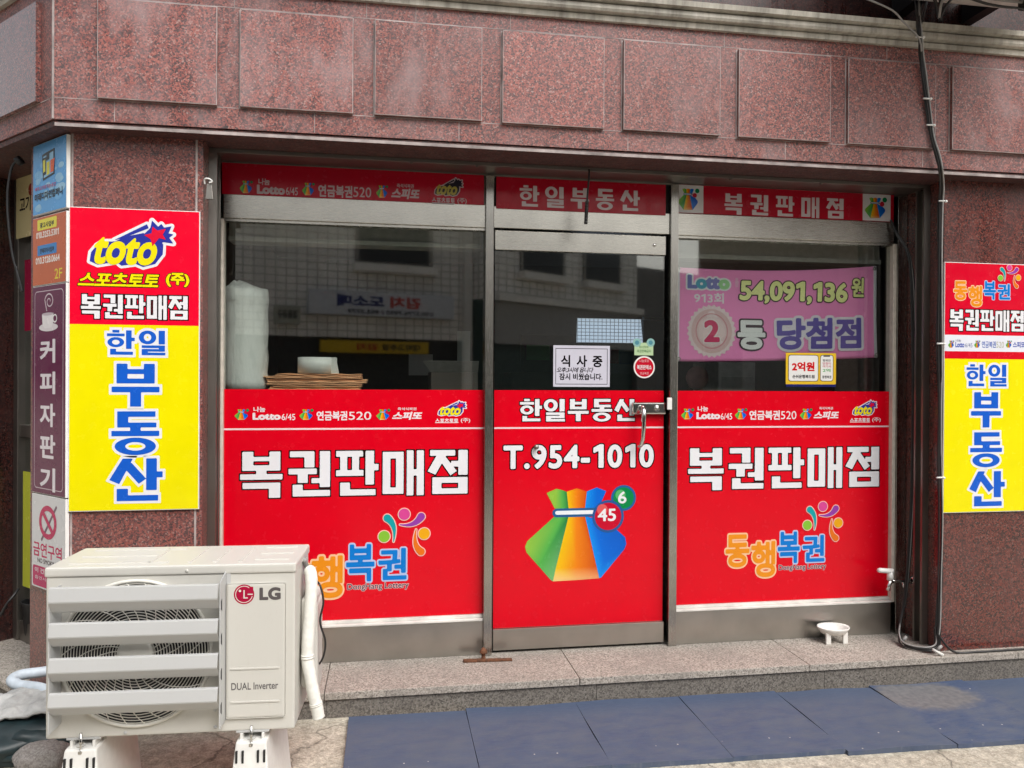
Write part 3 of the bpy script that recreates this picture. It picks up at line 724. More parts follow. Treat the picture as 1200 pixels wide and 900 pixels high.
# ---- steel shop front
b = MB(); b.box(-0.757, 2.69, -0.200, -0.188, 2.290, 2.307, 0.001); b.box(-0.757, 2.69, -0.188, -0.03, 2.297, 2.3065); b.box(-0.757, 2.69, -0.03, 0.08, 2.2895, 2.3065)
for x in (0.10, 0.395, 0.56, 1.62, 2.09): b.box(x, x + 0.012, -0.2035, -0.196, 2.282, 2.292)
b.build('header_rail', M['steel_dark'], shop)
def mull(x0, x1): return MB().box(x0, x1, -0.045, 0.045, 0.002, 2.2885, 0.003)
mull(0.463, 0.503).build('mullion', M['steel'], shop); mull(1.386, 1.427).build('mullion', M['steel'], shop)
b = MB(); b.box(-0.757, -0.742, -0.035, 0.045, 0, 2.2885, 0.002); b.build('jamb', M['steel'], shop)
b = MB(); b.box(2.634, 2.688, -0.035, 0.045, 0, 2.2885, 0.002); b.build('jamb', M['steel'], shop)
def rail(x, s_):
    b = MB()
    b.box(min(x, x + s_ * 0.035), max(x, x + s_ * 0.035), -0.205, -0.193, 0.001, 2.289)
    b.box(min(x, x + s_ * 0.035), max(x, x + s_ * 0.035), -0.152, -0.140, 0.001, 2.289)
    b.box(min(x, x + s_ * 0.006), max(x, x + s_ * 0.006), -0.193, -0.152, 0.001, 2.289)
    b.build('shutter_rail', M['steel_dark'], shop)
rail(-0.7565, 1); rail(2.6895, -1)
def window(x0, x1, beadside):
    f = MB()
    f.box(x0, x1, -0.030, 0.04, 2.043, 2.152, 0.002)            # rail above the glass
    f.box(x0, x1, -0.022, 0.02, 2.030, 2.0425, 0.001)
    w_ = f.build('window', M['steel_h'], shop)
    MB().box(x0 + 0.001, x1 - 0.001, 0.0, 0.006, 0.17, 2.035).build('pane', M['glass'], w_)
    MB().box(x0, x1, -0.034, 0.03, 0.166, 0.176, 0.002).box(x0, x1, -0.014, 0.03, 0.1765, 0.190, 0.002).build('sill', M['white_trim'], w_)
    MB().box(x0, x1, -0.025, 0.03, 0.001, 0.1655, 0.002).build('kick_plate', M['steel_kick'], w_)
    bx = (x0 - 0.012, x0 - 0.0005) if beadside < 0 else (x1 + 0.0005, x1 + 0.02)
    MB().box(bx[0], bx[1], -0.028, 0.03, 0.166, 2.04, 0.002).build('bead', M['bead'], w_)
    MB().box(x0, x1, -0.01, 0.03, 2.1525, 2.2893).build('transom_panel', M['steel_dark'], w_)
window(-0.7295, 0.4625, -1); window(1.4275, 2.6130, 1)
# door
f = MB(); f.box(0.5035, 1.3855, -0.030, 0.04, 2.045, 2.148, 0.002)
d = f.build('door', M['steel_h'], shop)
MB().box(0.514, 1.371, 0.0, 0.008, 0.11, 1.95).build('pane', M['glass'], d)
MB().box(0.512, 1.372, -0.016, 0.022, 1.943, 2.036, 0.002).build('top_rail', M['steel_h'], d)
MB().lathe([(0, 0.006), (0.007, 0.006), (0.009, 0.003), (0.009, 0)], (1.312, -0.0155, 1.992), (0, -1, 0)).build('screw', M['chrome'], d)
MB().box(0.512, 1.372, -0.016, 0.022, 0.014, 0.1155, 0.002).build('bottom_rail', M['steel_kick'], d)
MB().box(0.5035, 1.3855, -0.01, 0.05, 2.1485, 2.2892).build('transom_panel', M['black'], d)
b = MB()
q = onY(759, 478.5, -0.02)
b.box(1.200, 1.3725, -0.030, -0.006, q[2] - 0.030, q[2] + 0.030, 0.008, 3)
h = b.build('handle', M['chrome'], d)
hx = onY(753, 480, -0.05)[0]; hz = q[2] + 0.002
pts = [(hx, -0.028, hz), (hx, -0.055, hz + 0.002), (hx - 0.001, -0.072, hz - 0.012), (hx - 0.002, -0.076, hz - 0.04), (hx - 0.003, -0.074, hz - 0.10), (hx - 0.006, -0.071, hz - 0.15), (hx - 0.012, -0.066, hz - 0.18), (hx - 0.022, -0.060, hz - 0.192)]
MB().tube(pts, [0.011, 0.011, 0.012, 0.012, 0.0115, 0.011, 0.0105, 0.009], 14).build('lever', M['chrome'], h)
MB().lathe([(0, 0.008), (0.006, 0.008), (0.007, 0.006), (0.015, 0.006), (0.017, 0.002), (0.017, 0)], (onY(770, 480, -0.03)[0], -0.029, q[2]), (0, -1, 0)).build('keyhole', M['steel'], h)
q = onY(628, 524, -0.01)
MB().lathe([(0, 0.028), (0.009, 0.028), (0.012, 0.02), (0.008, 0.012), (0.011, 0)], (q[0], -0.004, q[2]), (0, -1, 0.1)).build('knob', M['steel_dark'], d)
q0 = onY(781.5, 466, -0.048); q1 = onY(787, 480, -0.048)
MB().box(q0[0], q1[0], -0.056, -0.046, q1[2], q0[2], 0.003).build('strike_plate', M['white_plastic'], d)

# ---- room behind the glass
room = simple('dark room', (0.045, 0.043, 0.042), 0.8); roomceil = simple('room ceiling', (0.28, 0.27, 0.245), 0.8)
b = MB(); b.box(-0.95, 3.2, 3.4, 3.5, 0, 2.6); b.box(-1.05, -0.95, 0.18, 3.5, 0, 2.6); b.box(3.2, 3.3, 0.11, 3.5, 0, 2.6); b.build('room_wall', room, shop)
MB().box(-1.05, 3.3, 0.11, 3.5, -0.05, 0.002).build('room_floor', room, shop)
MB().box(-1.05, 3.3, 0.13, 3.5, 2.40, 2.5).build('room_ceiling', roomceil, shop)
MB().box(-0.73, 0.455, 0.10, 0.20, 1.985, 2.40).box(-0.73, 0.455, 0.085, 0.205, 1.962, 1.983).build('blind_box', simple('blind box', (0.34, 0.33, 0.30), 0.6), shop)
MB().box(1.44, 2.62, 0.10, 0.20, 1.975, 2.40).box(1.44, 2.62, 0.085, 0.205, 1.950, 1.973).build('blind_box', simple('blind box white', (0.36, 0.35, 0.33), 0.6), shop)

# ================================================================== SIGNS
WIN = Plane((0, -0.0015, 0), (1, 0, 0))
RED = (230, 0, 30)
def sheet(root, x0, x1, y0, y1, z0, z1, name='sheet', col=RED, mat='ink', extra=None):
    """flat printed board with thickness"""
    b = MB(); b.box(x0, x1, y0, y1, z0, z1); o = b.build(name, M[mat], root)
    at = o.data.color_attributes.new('ink', 'FLOAT_COLOR', 'POINT'); c = rgb(col)
    at.data.foreach_set('color', np.array([(*c, 1)] * len(o.data.vertices), 'f').ravel()); return o
LBL_SH = [((275, 292), (297, 311), (296, 329), (330, 346), (351, 367.5), (371, 407), (408.5, 435), (441, 457.5), (459, 496), (512, 547)),
          ((798.3, 813.5), (817.5, 829.7), (816, 844), (844.5, 858), (861.3, 875.7), (878, 914), (915, 933.2), (937.5, 952), (953, 984), (998, 1028))]
def big_vinyl(x0, x1, label, word, idx, ybase, emb):
    r = thing('window_graphic', label, 'window sign', ((x0 + x1) / 2, 0, 0.19), 'red vinyl films on the shop glass')
    sheet(r, x0, x1, -0.0014, -0.0004, 0.192, 1.268)
    A = Art(WIN, 0.0006); A.uvrect(x0, 1.0805, x1, 1.0885, 0, (250, 225, 230))
    A.block('복권판매점', *word, 0, 'white', 'black', 0.0055, gap=0.145)
    logo_row(A, LBL_SH[idx], lambda x: ybase, 8.3, 0)
    A.build('lettering', r)
    A = Art(WIN, 0.0006)
    k0 = 0.00062 * emb[2]
    lotto_emblem(A, lambda x, y: (emb[0] + (x - 600) * k0, emb[1] - (y - 430) * k0), k0, 0)
    A.build('emblem', r)
cR = WIN.uv(840 + 600 / 7.06, 580 + 430 / 7.06)
kR = (WIN.uv(967.5, 640)[0] - WIN.uv(850, 640)[0]) / (900 - 70) / 0.00062
big_vinyl(1.4285, 2.6125, 'red vinyl film on the right window with white lettering, beside the tap', (806.5, 525.5, 1030, 574), 1, 491.3, (cR[0], cR[1], kR))
uL = WIN.uv(405, 637); kL = kR * 1.08
big_vinyl(-0.729, 0.4625, 'red vinyl film on the left window, partly hidden by the outdoor unit', (281.5, 529.5, 548, 583), 0, 492, (uL[0] + 100 * 0.00062 * kL, uL[1] + (305 - 430) * 0.00062 * kL * 1.0, kL))
r = thing('window_graphic', 'red vinyl film on the door with phone number and striped pouch emblem', 'window sign', (0.94, 0, 0.117), 'red vinyl films on the shop glass')
sheet(r, 0.5145, 1.3705, -0.0014, -0.0004, 0.117, 1.268)
A = Art(WIN, 0.0006); A.uvrect(0.5145, 1.0805, 1.3705, 1.0885, 0, (250, 225, 230))
A.block('한일부동산', 609.3, 467.6, 744.4, 493.7, 0, 'white', 'black', 0.0045, gap=0.14)
A.word('T.954-1010', 590, 521.5, 766, 550, 0, 'white', 0.034, out=[(0.04, 'black')], gap=0.05)
A.build('lettering', r)
A = Art(WIN, 0.0006); a0 = WIN.uv(615, 682.5); a1 = WIN.uv(745, 570.3)
pouch(A, a0[0], a0[1], a1[0], a1[1], 0); A.build('emblem', r)

# boards above door and windows
def band(label, x0, x1, z0, z1, ends, fill, curl=False):
    r = thing('fascia_sign', label, 'sign', ((x0 + x1) / 2, -0.03, z0), 'narrow red boards above the shop front')
    sheet(r, x0, x1, -0.034, -0.031, z0, z1, 'panel', (188, 6, 40))
    pl = Plane((0, -0.0342, 0), (1, 0, 0)); A = Art(pl, 0.0003); fill(A, pl, r); A.build('lettering', r)
LET = (226, 212, 216)
def f1(A, pl, r): logo_row(A, ((281, 296.5), (302.8, 316.2), (301, 334), (335, 349), (354, 369), (373, 413), (414, 435), (441, 455), (458, 493), (508, 543)), lambda x: 226.5 + (x - 300) * 0.034, 9.4, 0, dim=0.99)
def f2(A, pl, r): A.block('한일부동산', 609, 217, 748.5, 241.5, 0, LET, gap=0.36)
def f3(A, pl, r):
    for px0, px1, yt in ((792, 824.2, 221), (1011, 1043.6, 229.5)):
        u0 = pl.uv(px0, 240)[0]; u1 = pl.uv(px1, 240)[0]; A.uvrect(u0, 2.1545, u1, 2.2925, 0, (226, 224, 226))
        pouch(A, u0 + 0.012, 2.168, u1 - 0.02, 2.276, 1, full=False, tint=0.85)
    A.block('복권판매점', 849, 226.5, 988.5, 250.5, 0, LET, gap=0.44)
band('long red board above the left window with a row of small white logos', -0.736, 0.455, 2.150, 2.291, False, f1)
band('red board above the door with five pale block letters', 0.514, 1.362, 2.137, 2.288, False, f2)
band('red board above the right window with white squares at both ends', 1.4285, 2.6085, 2.153, 2.294, True, f3)

# pillar signs
PF = Plane((0, -0.3125, 0), (1, 0, 0))
def pillar_sign(label, x0, x1, z0, z1, zones):
    r = thing('pillar_sign', label, 'sign', ((x0 + x1) / 2, -0.30, z0), 'red and yellow boards on the granite pillars')
    MB().box(x0 - 0.003, x1 + 0.003, -0.312, -0.301, z0 - 0.003, z1 + 0.003, 0.001).build('panel', M['white_plastic'], r)
    A = Art(PF, 0.0002)
    for a, c, col in zones: A.uvrect(x0, a, x1, c, 0, col)
    return r, A
def tower(A, one, ch, boxes, ow):
    A.block(one[0], *one[1:], 1, 'blue', 'white', ow, gap=0.20)
    for c, bx in zip(ch, boxes): A.block(c, *bx, 1, 'blue', 'white', ow)
z_y = PF.uv(150, 380.7)[1]
r, A = pillar_sign('red and yellow board on the left pillar with a comet emblem on top', -1.266, -0.769, 0.775, 2.005, [(0.775, z_y, 'yellow'), (z_y, 2.005, (250, 0, 48))])
A.word('스포츠토토', 91, 318.5, 189, 334.5, 1, 'yellow', 0.034, out=[(0.05, 'black')], shear=0.22, gap=-0.03)
A.word('(주)', 194.5, 319.5, 222, 336, 1, 'yellow', 0.05, out=[(0.05, 'black')])
A.block('복권판매점', 95, 344.5, 220, 372.5, 1, 'white', 'black', 0.0045, gap=0.12)
tower(A, ('한일', 125.5, 386.7, 194, 415.5), '부동산', [(131, 426, 187, 476.5), (130.7, 482.5, 186.7, 532.5), (130, 537.5, 187.3, 587.5)], 0.0105)
A.build('lettering', r)
A = Art(PF, 0.0002); a = PF.uv(100, 314.5); c = PF.uv(205.5, 256); comet(A, a[0], a[1], c[0], c[1], 1, 0.0016); A.build('emblem', r)
zz = [PF.uv(1156, y_)[1] for y_ in (420.8, 412, 393)]
r, A = pillar_sign('red and yellow board on the right pillar with a white strip across it', 2.688, 3.185, 0.682, 1.902, [(0.682, zz[0], 'yellow'), (zz[0], zz[1], (222, 4, 36)), (zz[1], zz[2], (238, 240, 250)), (zz[2], 1.902, (226, 4, 44))])
A.block('복권판매점', 1113, 362.5, 1199.5, 387, 1, 'white', 'black', 0.0045, gap=0.12)
tower(A, ('한일', 1132.5, 427, 1179.5, 452.5), '부동산', [(1138, 459.5, 1173, 501), (1137, 507, 1174, 547), (1137, 552.5, 1175, 593.5)], 0.0105)
pu = lambda x0, y0, x1, y1: (*PF.uv(x0, y1), *PF.uv(x1, y0))
for x0 in (1111, 1141.5, 1178.5): pouch(A, *pu(x0, 399, x0 + 7.2, 407.5), 1, full=False, tint=0.8)
A.word('나눔', *pu(1120, 397.5, 1126, 400.5), 1, (90, 100, 140), 0.01, uv=True); A.word('Lotto', *pu(1119.5, 400.8, 1130, 407), 1, (60, 90, 190), 0.03, uv=True); A.word('6/45', *pu(1131, 402, 1139.5, 407), 1, (120, 130, 170), 0.0, uv=True)
A.word('연금복권', *pu(1150.5, 400, 1167, 407.5), 1, (80, 110, 190), 0.02, uv=True); A.word('520', *pu(1167.5, 400.5, 1176.5, 407.5), 1, (190, 190, 160), 0.0, uv=True)
A.word('스피또', *pu(1187, 400.5, 1201, 407.5), 1, (50, 80, 180), 0.03, uv=True)
A.build('lettering', r)
A = Art(PF, 0.0002); k = (PF.uv(1184, 340)[0] - PF.uv(1117, 340)[0]) / 830; o = PF.uv(1117, 351.5)
lotto_emblem(A, lambda x, y: (o[0] + (x - 70) * k, o[1] + (575 - y) * k * 0.96), k, 1, eng=False); A.build('emblem', r)

# signs on the chamfered side of the left pillar
cu = np.array([SQ, -SQ, 0]); c0 = np.array([-1.27, -0.30, 0])
CP = Plane(c0 + np.array([-SQ, -SQ, 0]) * 0.0172, cu)
def ch_sign(name, label, z0, z1, u0, u1, col, th=0.016):
    pl = Plane(c0, cu); r = thing(name, label, 'sign', pl.P((u0 + u1) / 2, z0, 0.002), 'boards stacked on the corner of the left pillar')
    MB().pbox(pl, u0, u1, z0, z1, 0.001, th, 0.001).build('panel', M['white_plastic'], r)
    A = Art(CP, 0.0); A.uvrect(u0 + 0.002, z0 + 0.002, u1 - 0.002, z1 - 0.002, 0, col); return r, A
U0 = CP.uv(38, 400)[0]; U1 = CP.uv(77, 400)[0]
zc = lambda y, x=57: CP.uv(x, y)[1]
r, A = ch_sign('wall_sign', 'blue sky board at the top of the corner stack with a crooked square logo', zc(248.5), 2.300, U0, U1, (95, 165, 225))
rnd = random.Random(3)
for k in range(26):                                             # printed clouds
    t = rnd.random(); cx = U0 + (U1 - U0) * (0.12 + 0.76 * rnd.random()); cz = zc(246) + (2.30 - zc(246)) * (0.06 + 0.62 * rnd.random() ** 1.5); s_ = 0.012 + 0.022 * rnd.random()
    A.disc((cx, cz), s_, s_ * 0.5, 0.5 + 0.05 * k, (112 + int(50 * t), 178 + int(26 * t), 230))
cp = lambda x0, y0, x1, y1: (CP.uv(x0, y1)[0], CP.uv(x0, y1)[1], CP.uv(x1, y0)[0], CP.uv(x0, y0)[1])
lay_ = 2.2
L_ = lambda pts: [tuple(CP.uv(48 + p[0] * 17, 173 + p[1] * 39)) for p in pts]
for pts, c in (([(0.1, .22), (.95, 0), (.95, .78), (.15, 1)], (18, 20, 24)), ([(0.18, .28), (.87, .1), (.87, .74), (.22, .92)], (150, 200, 235)),
               ([(.1, .35), (.38, .28), (.38, .8), (.14, .86)], (18, 20, 24)), ([(.16, .4), (.32, .36), (.32, .72), (.18, .76)], (235, 225, 60)),
               ([(.42, .45), (.62, .4), (.62, .78), (.42, .84)], (225, 215, 60)), ([(.68, .38), (.98, .3), (.9, .7), (.68, .76)], (230, 95, 40)),
               ([(.4, .2), (.6, .15), (.6, .34), (.4, .4)], (18, 20, 24))):
    A.add(L_(pts), lay_, rgb(c)); lay_ += 0.5
A.word('배우고가르치는공간', *cp(41.5, 220.5, 66, 225), 4, (190, 40, 110), 0.015, uv=True)
A.word('미래디자인컴퍼니', *cp(41, 228, 73.5, 237), 4, (15, 15, 25), 0.035, uv=True); A.build('lettering', r)
r, A = ch_sign('wall_sign', 'orange board with phone numbers below the blue sky board', zc(333), zc(252), U0, U1, (206, 104, 62))
for y0, y1, c, t in ((258.5, 271, (238, 225, 70), '광고사업부'), (288.5, 300.5, (60, 135, 205), '인테리어사업부')):
    q = cp(44, y0, 66.5, y1); A.rrect(*q, 0.006, 1, c); A.word(t, *cp(47, y0 + 3, 63.5, y1 - 3), 2, (40, 40, 40), 0.03, uv=True)
A.word('010.3253.5301', *cp(42.5, 273, 69, 280.5), 1, (250, 236, 228), 0.035, uv=True); A.word('010.3128.0664', *cp(42, 302.5, 70, 310.5), 1, (250, 236, 228), 0.035, uv=True)
A.word('2F', *cp(64, 315, 73, 327), 1, (240, 215, 60), 0.01, uv=True); A.build('lettering', r)
r, A = ch_sign('wall_sign', 'tall dark purple board with a coffee cup and vertical white letters', zc(580), zc(334), U0, U1, (104, 32, 74), 0.0165)
u = lambda x: CP.uv(x, 450)[0]
a, c_ = u(40.5), u(74); zb, zt = zc(574), zc(340)
A.rrect(a, zb, c_, zt, 0.02, 0.5, (225, 205, 215)); A.rrect(a + 0.003, zb + 0.003, c_ - 0.003, zt - 0.003, 0.018, 1, (104, 32, 74))
for ch, (y0, y1) in zip('커피자판기', ((398, 425.5), (435.5, 461.5), (472.5, 499.5), (508.5, 536), (546.5, 574))): A.word(ch, *cp(47, y0, 65, y1), 2, (240, 232, 238), 0.03, uv=True)
q = cp(46, 379.5, 68, 389); A.disc(((q[0] + q[2]) / 2, (q[1] + q[3]) / 2), (q[2] - q[0]) / 2, (q[3] - q[1]) / 2, 2, (235, 228, 232))
A.add([CP.uv(49.5, 369), CP.uv(63, 366.5), CP.uv(62.5, 379), CP.uv(60.5, 383.5), CP.uv(53, 385), CP.uv(50.2, 381)], 2.5, rgb((245, 240, 242)))
A.disc(tuple(CP.uv(56.2, 368)), (u(63) - u(49.5)) / 2, 0.006, 3, (205, 190, 200)); A.ring(tuple(CP.uv(64.5, 373)), 0.02, 0.018, 0.006, 2.2, (245, 240, 242), 20)
cz = CP.uv(58, 353)
A.stroke([(cz[0] + (0.008 + 0.0042 * t) * math.cos(t * 1.15), cz[1] + (0.006 + 0.0036 * t) * math.sin(t * 1.15)) for t in np.linspace(0, 8, 40)] + [tuple(CP.uv(55, 364))], 0.004, 0.006, 2, (225, 205, 215)); A.build('lettering', r)
r, A = ch_sign('wall_sign', 'white no smoking board with a crimson prohibition ring, lowest of the corner stack', CP.uv(38, 686)[1], zc(581.5), U0, U1, (226, 226, 228), 0.0162)
zb = CP.uv(38, 660.5)[1]; A.rrect(U0 + 0.012, CP.uv(38, 684)[1], U1 - 0.012, zb, 0.012, 1, (190, 20, 95))
q = cp(46, 589, 66.5, 631); cc = ((q[0] + q[2]) / 2, (q[1] + q[3]) / 2); rx, ry = (q[2] - q[0]) / 2, (q[3] - q[1]) / 2 * 0.93
A.stroke([(cc[0] - rx * 0.75, cc[1] - ry * 1.15), (cc[0] + rx * 1.0, cc[1] + ry * 1.05)], 0.013, 0.013, 1, (120, 90, 110), cap=False)
A.ring(cc, rx, ry, 0.022, 2, (198, 20, 92)); A.stroke([(cc[0] - rx * 0.62, cc[1] + ry * 0.62), (cc[0] + rx * 0.62, cc[1] - ry * 0.62)], 0.02, 0.02, 3, (198, 20, 92), cap=False)
A.word('금연구역', *cp(39, 633, 72.5, 650), 1, (198, 20, 92), 0.02, uv=True); A.word('NO SMOKING', *cp(44, 653, 68, 658.5), 1, (70, 60, 65), 0.02, uv=True)
A.word('이 건물은 금연', *cp(41, 663.5, 74, 669.5), 2, (240, 220, 230), 0.02, uv=True); A.word('흡연시 과태료', *cp(41, 673, 70, 677), 2, (240, 220, 230), 0.0, uv=True)
A.build('lettering', r)

# ---- papers and stickers on the glass
NB = Plane((0, -0.003, 0), (1, 0, 0))
def paper(name, label, cat, px, col, th=0.0012, group=None, out=0.0):
    u0, v1 = WIN.uv(px[0], px[1]); u1, v0 = WIN.uv(px[2], px[3])
    r = thing(name, label, cat, ((u0 + u1) / 2, 0, v0), group)
    sheet(r, u0, u1, -0.0004 - th - out, -0.0003 - out, v0, v1, 'sheet', col); return r, Art(Plane((0, -0.0005 - th - out, 0), (1, 0, 0)), 0.0002), (u0, v0, u1, v1)
r, A, q = paper('paper_notice', 'white paper notice with a black border taped inside the door glass', 'notice', (648.5, 404.5, 714.5, 453.5), (214, 212, 226))
w_ = 0.0028
i0, i1, i2, i3 = q[0] + 0.011, q[1] + 0.012, q[2] - 0.012, q[3] - 0.014
for a in ((i0, i1, i2, i1 + w_), (i0, i3 - w_, i2, i3), (i0, i1 + w_, i0 + w_, i3 - w_), (i2 - w_, i1 + w_, i2, i3 - w_)): A.uvrect(*a, 0, (40, 35, 45))
A.word('식사중', 657.5, 416, 706, 430, 0, (20, 15, 20), 0.03, gap=0.45); A.word('오후:3시에 옵니다', 652, 430.3, 696, 436.4, 0, (25, 20, 25), 0.02, shear=0.25, gap=-0.05); A.word('잠시 비웠습니다.', 655.5, 437.3, 706, 445.3, 0, (20, 15, 20), 0.03)
A.build('lettering', r)
r, A, q = paper('door_sticker', 'pale green sticker with two round tabs, above the red round sticker', 'sticker', (743.5, 401.5, 765.5, 416.5), (196, 222, 176), group='small stickers by the door handle')
for x in (746.5, 762.5):
    A.disc(tuple(WIN.uv(x, 401.5)), 0.021, 0.021, 0, (150, 195, 190)); A.disc(tuple(WIN.uv(x, 401.5)), 0.011, 0.011, 1, (90, 150, 165))
A.word('청소년보호', 749, 405, 760, 408, 2, (60, 120, 70), 0.0); A.word('복권판매금지', 746.5, 409.5, 762.5, 413, 2, (60, 120, 70), 0.0); A.build('lettering', r)
q = WIN.uv(755, 430.3); r = thing('door_sticker', 'round red sticker with a white rim on the door glass', 'sticker', (q[0], 0, q[1] - 0.055), 'small stickers by the door handle')
MB().lathe([(0, 0.0012), (0.055, 0.0012), (0.0555, 0)], (q[0], -0.0004, q[1]), (0, -1, 0), 40, False).build('sheet', M['white_plastic'], r)
A = Art(Plane((0, -0.0018, 0), (1, 0, 0)), 0.0002); A.disc(tuple(q), 0.048, 0.048, 0, (206, 22, 48), 40)
A.word('복권판매소', 746.5, 427.5, 763.5, 433, 1, 'white', 0.02); A.word('나눔로또', 749.5, 421, 760.5, 424.5, 1, (240, 200, 205), 0.0); A.word('연금복권', 750, 436, 760, 439, 1, (240, 200, 205), 0.0); A.build('lettering', r)
r, A, q = paper('prize_sticker', 'yellow sticker with two white boxes under the pink banner', 'sticker', (921, 413.3, 979.5, 450.5), (238, 196, 52), out=0.0)
v2 = WIN.uv(950, 453.3)[1]; A.uvrect(q[0] + 0.001, v2, q[2], q[1], 0, (36, 40, 105))
for x0, x1 in ((924.2, 958.5), (961.5, 976)):
    t = (*WIN.uv(x0, 446.2), *WIN.uv(x1, 416.7)); A.rrect(t[0] - 0.003, t[1] - 0.003, t[2] + 0.003, t[3] + 0.003, 0.014, 0.5, (60, 55, 60)); A.rrect(*t, 0.012, 1, (244, 243, 240))
A.word('2억원', 928, 424, 954.5, 435, 2, (215, 30, 35), 0.045); A.word('손쉬운행복드림', 928.5, 439, 954.5, 443.3, 2, (30, 30, 40), 0.03)
A.uvrect(*WIN.uv(964.8, 418), *WIN.uv(972.5, 416.8), 2, (30, 30, 35))
for y, c, t in ((421, (60, 60, 70), '행복한'), (424.5, (200, 40, 90), '당첨이'), (428, (200, 40, 90), '여기서')): A.word(t, 964, y, 973.5, y + 2.8, 2, c, 0.01)
A.word('2억', 964, 432, 973, 436, 2, (60, 170, 80), 0.02); A.word('동행복권', 963.5, 440, 974, 443.5, 2, (50, 50, 60), 0.02)
A.build('lettering', r)

# ---- pink winner banner hanging just behind the glass
BP = Plane((0, 0.034, 0), (1, 0, 0)); c4 = [BP.uv(*p) for p in ((793.5, 313), (1026.5, 312), (1029, 419), (792.5, 423.5))]
r = thing('banner', 'pink winner banner with yellow prize sum hung behind the right window glass', 'banner', (2.0, 0.035, c4[3][1]))
nx, nz = 64, 28; RUN = 6
b = bmesh.new(); grid = []
def bpt(s_, t_):                                                # s across, t down
    top = c4[0] * (1 - s_) + c4[1] * s_; bot = c4[3] * (1 - s_) + c4[2] * s_
    sag = -0.020 * math.sin(math.pi * s_) * (1 - t_) - 0.006 * math.sin(math.pi * s_) * t_
    p = top * (1 - t_) + bot * t_; return np.array([p[0], 0.036 + 0.006 * math.sin(5 * s_ + 3 * t_) + 0.0022 * math.sin(10 * s_ - 5 * t_), p[1] + sag])
for j in range(nz + 1): grid.append([b.verts.new(Vector(bpt(i / nx, j / nz) - wloc(r))) for i in range(nx + 1)])
for j in range(nz):
    for i in range(nx): b.faces.new((grid[j + 1][i], grid[j + 1][i + 1], grid[j][i + 1], grid[j][i])).smooth = True
me = bpy.data.meshes.new('cloth'); b.to_mesh(me); b.free(); o = link('cloth', me, r, (M['ink_cloth'],))
sol = o.modifiers.new('thickness', 'SOLIDIFY'); sol.thickness = 0.0012; sol.offset = -1
at = me.color_attributes.new('ink', 'FLOAT_COLOR', 'CORNER'); cs = []
for p in me.polygons:
    i = p.index % nx; j = p.index // nx
    c = rgb((232, 228, 240)) if i in (0, nx - 1) or False else rgb((252, 146, 208)); cs += [(*c, 1)] * p.loop_total
at.data.foreach_set('color', np.array(cs, 'f').ravel())
class BannerPlane(Plane):
    def P(s, u, v, out=0.0):
        q = Plane.P(s, u, v, out); ss = min(1, max(0, (u - c4[0][0]) / (c4[1][0] - c4[0][0]))); tt = min(1, max(0, (c4[0][1] - v) / (c4[0][1] - c4[3][1])))
        w_ = bpt(ss, tt); q[1] = w_[1] - 0.0016 - out * 1.6; return q
A = Art(BannerPlane((0, 0.034, 0), (1, 0, 0)), 0.0)
hem = (232, 228, 240); _GP.clear()
A.word('Lotto', 806, 321.5, 856, 338, 0, [(110, 115, 185), (70, 160, 190), (120, 125, 190), (130, 125, 195), (160, 215, 150)], 0.07, out=[(0.09, (236, 232, 242))])
A.word('913회', 814, 342.5, 849, 355, 0, (240, 232, 242), 0.02); A.word('총', 862, 325, 866.5, 336, 0, (240, 190, 220), 0.02)
A.word('54,091,136', 867, 328, 993.5, 355, 0, (246, 246, 168), 0.04, out=[(0.045, (70, 50, 60))], shear=0.05)
A.word('원', 997.5, 325.5, 1012, 348, 0, (240, 240, 160), 0.03, out=[(0.05, (70, 50, 60))])
mc = BP.uv(834, 388); k = BP.uv(850, 388)[0] - BP.uv(840, 388)[0]; k /= 10
n = 28; A.add([(mc[0] + (28.6 if i % 2 else 26.2) * k * math.cos(math.pi * i / n), mc[1] + (29.6 if i % 2 else 27.2) * k * math.sin(math.pi * i / n)) for i in range(2 * n)], 0, rgb((240, 215, 222)))
A.disc(mc, 23.5 * k, 24.5 * k, 1, (226, 188, 192)); A.ring(mc, 18.5 * k, 19.5 * k, 0.7 * k, 2, (215, 120, 140)); A.ring(mc, 16.5 * k, 17 * k, 0.5 * k, 2, (240, 220, 225)); A.disc(mc, 15.5 * k, 16 * k, 2, (236, 208, 212))
A.word('2', 825, 374.8, 843, 401, 3, (214, 62, 110), 0.045, out=[(0.04, (240, 225, 230))])
A.word('등', 864, 375, 896.5, 409.5, 1, (238, 236, 240), 0.04, out=[(0.055, (75, 55, 70))])
A.word('당첨점', 910, 371.5, 1009.5, 408.5, 1, (104, 88, 176), 0.04, out=[(0.08, (236, 226, 240))], rot=R(1.6))
A.build('lettering', r, 'ink_cloth'); RUN = 9999; _GP.clear()
for i, p in enumerate(((794.5, 315.5), (1024, 315), (1026, 416), (795, 420.5))):
    q = BP.uv(*p); MB().lathe([(0.009, 0), (0.0095, 0.003), (0.005, 0.003), (0.0045, 0)], (q[0], 0.029, q[1]), (0, -1, 0), 20).build('eyelet', M['steel_dark'], r)

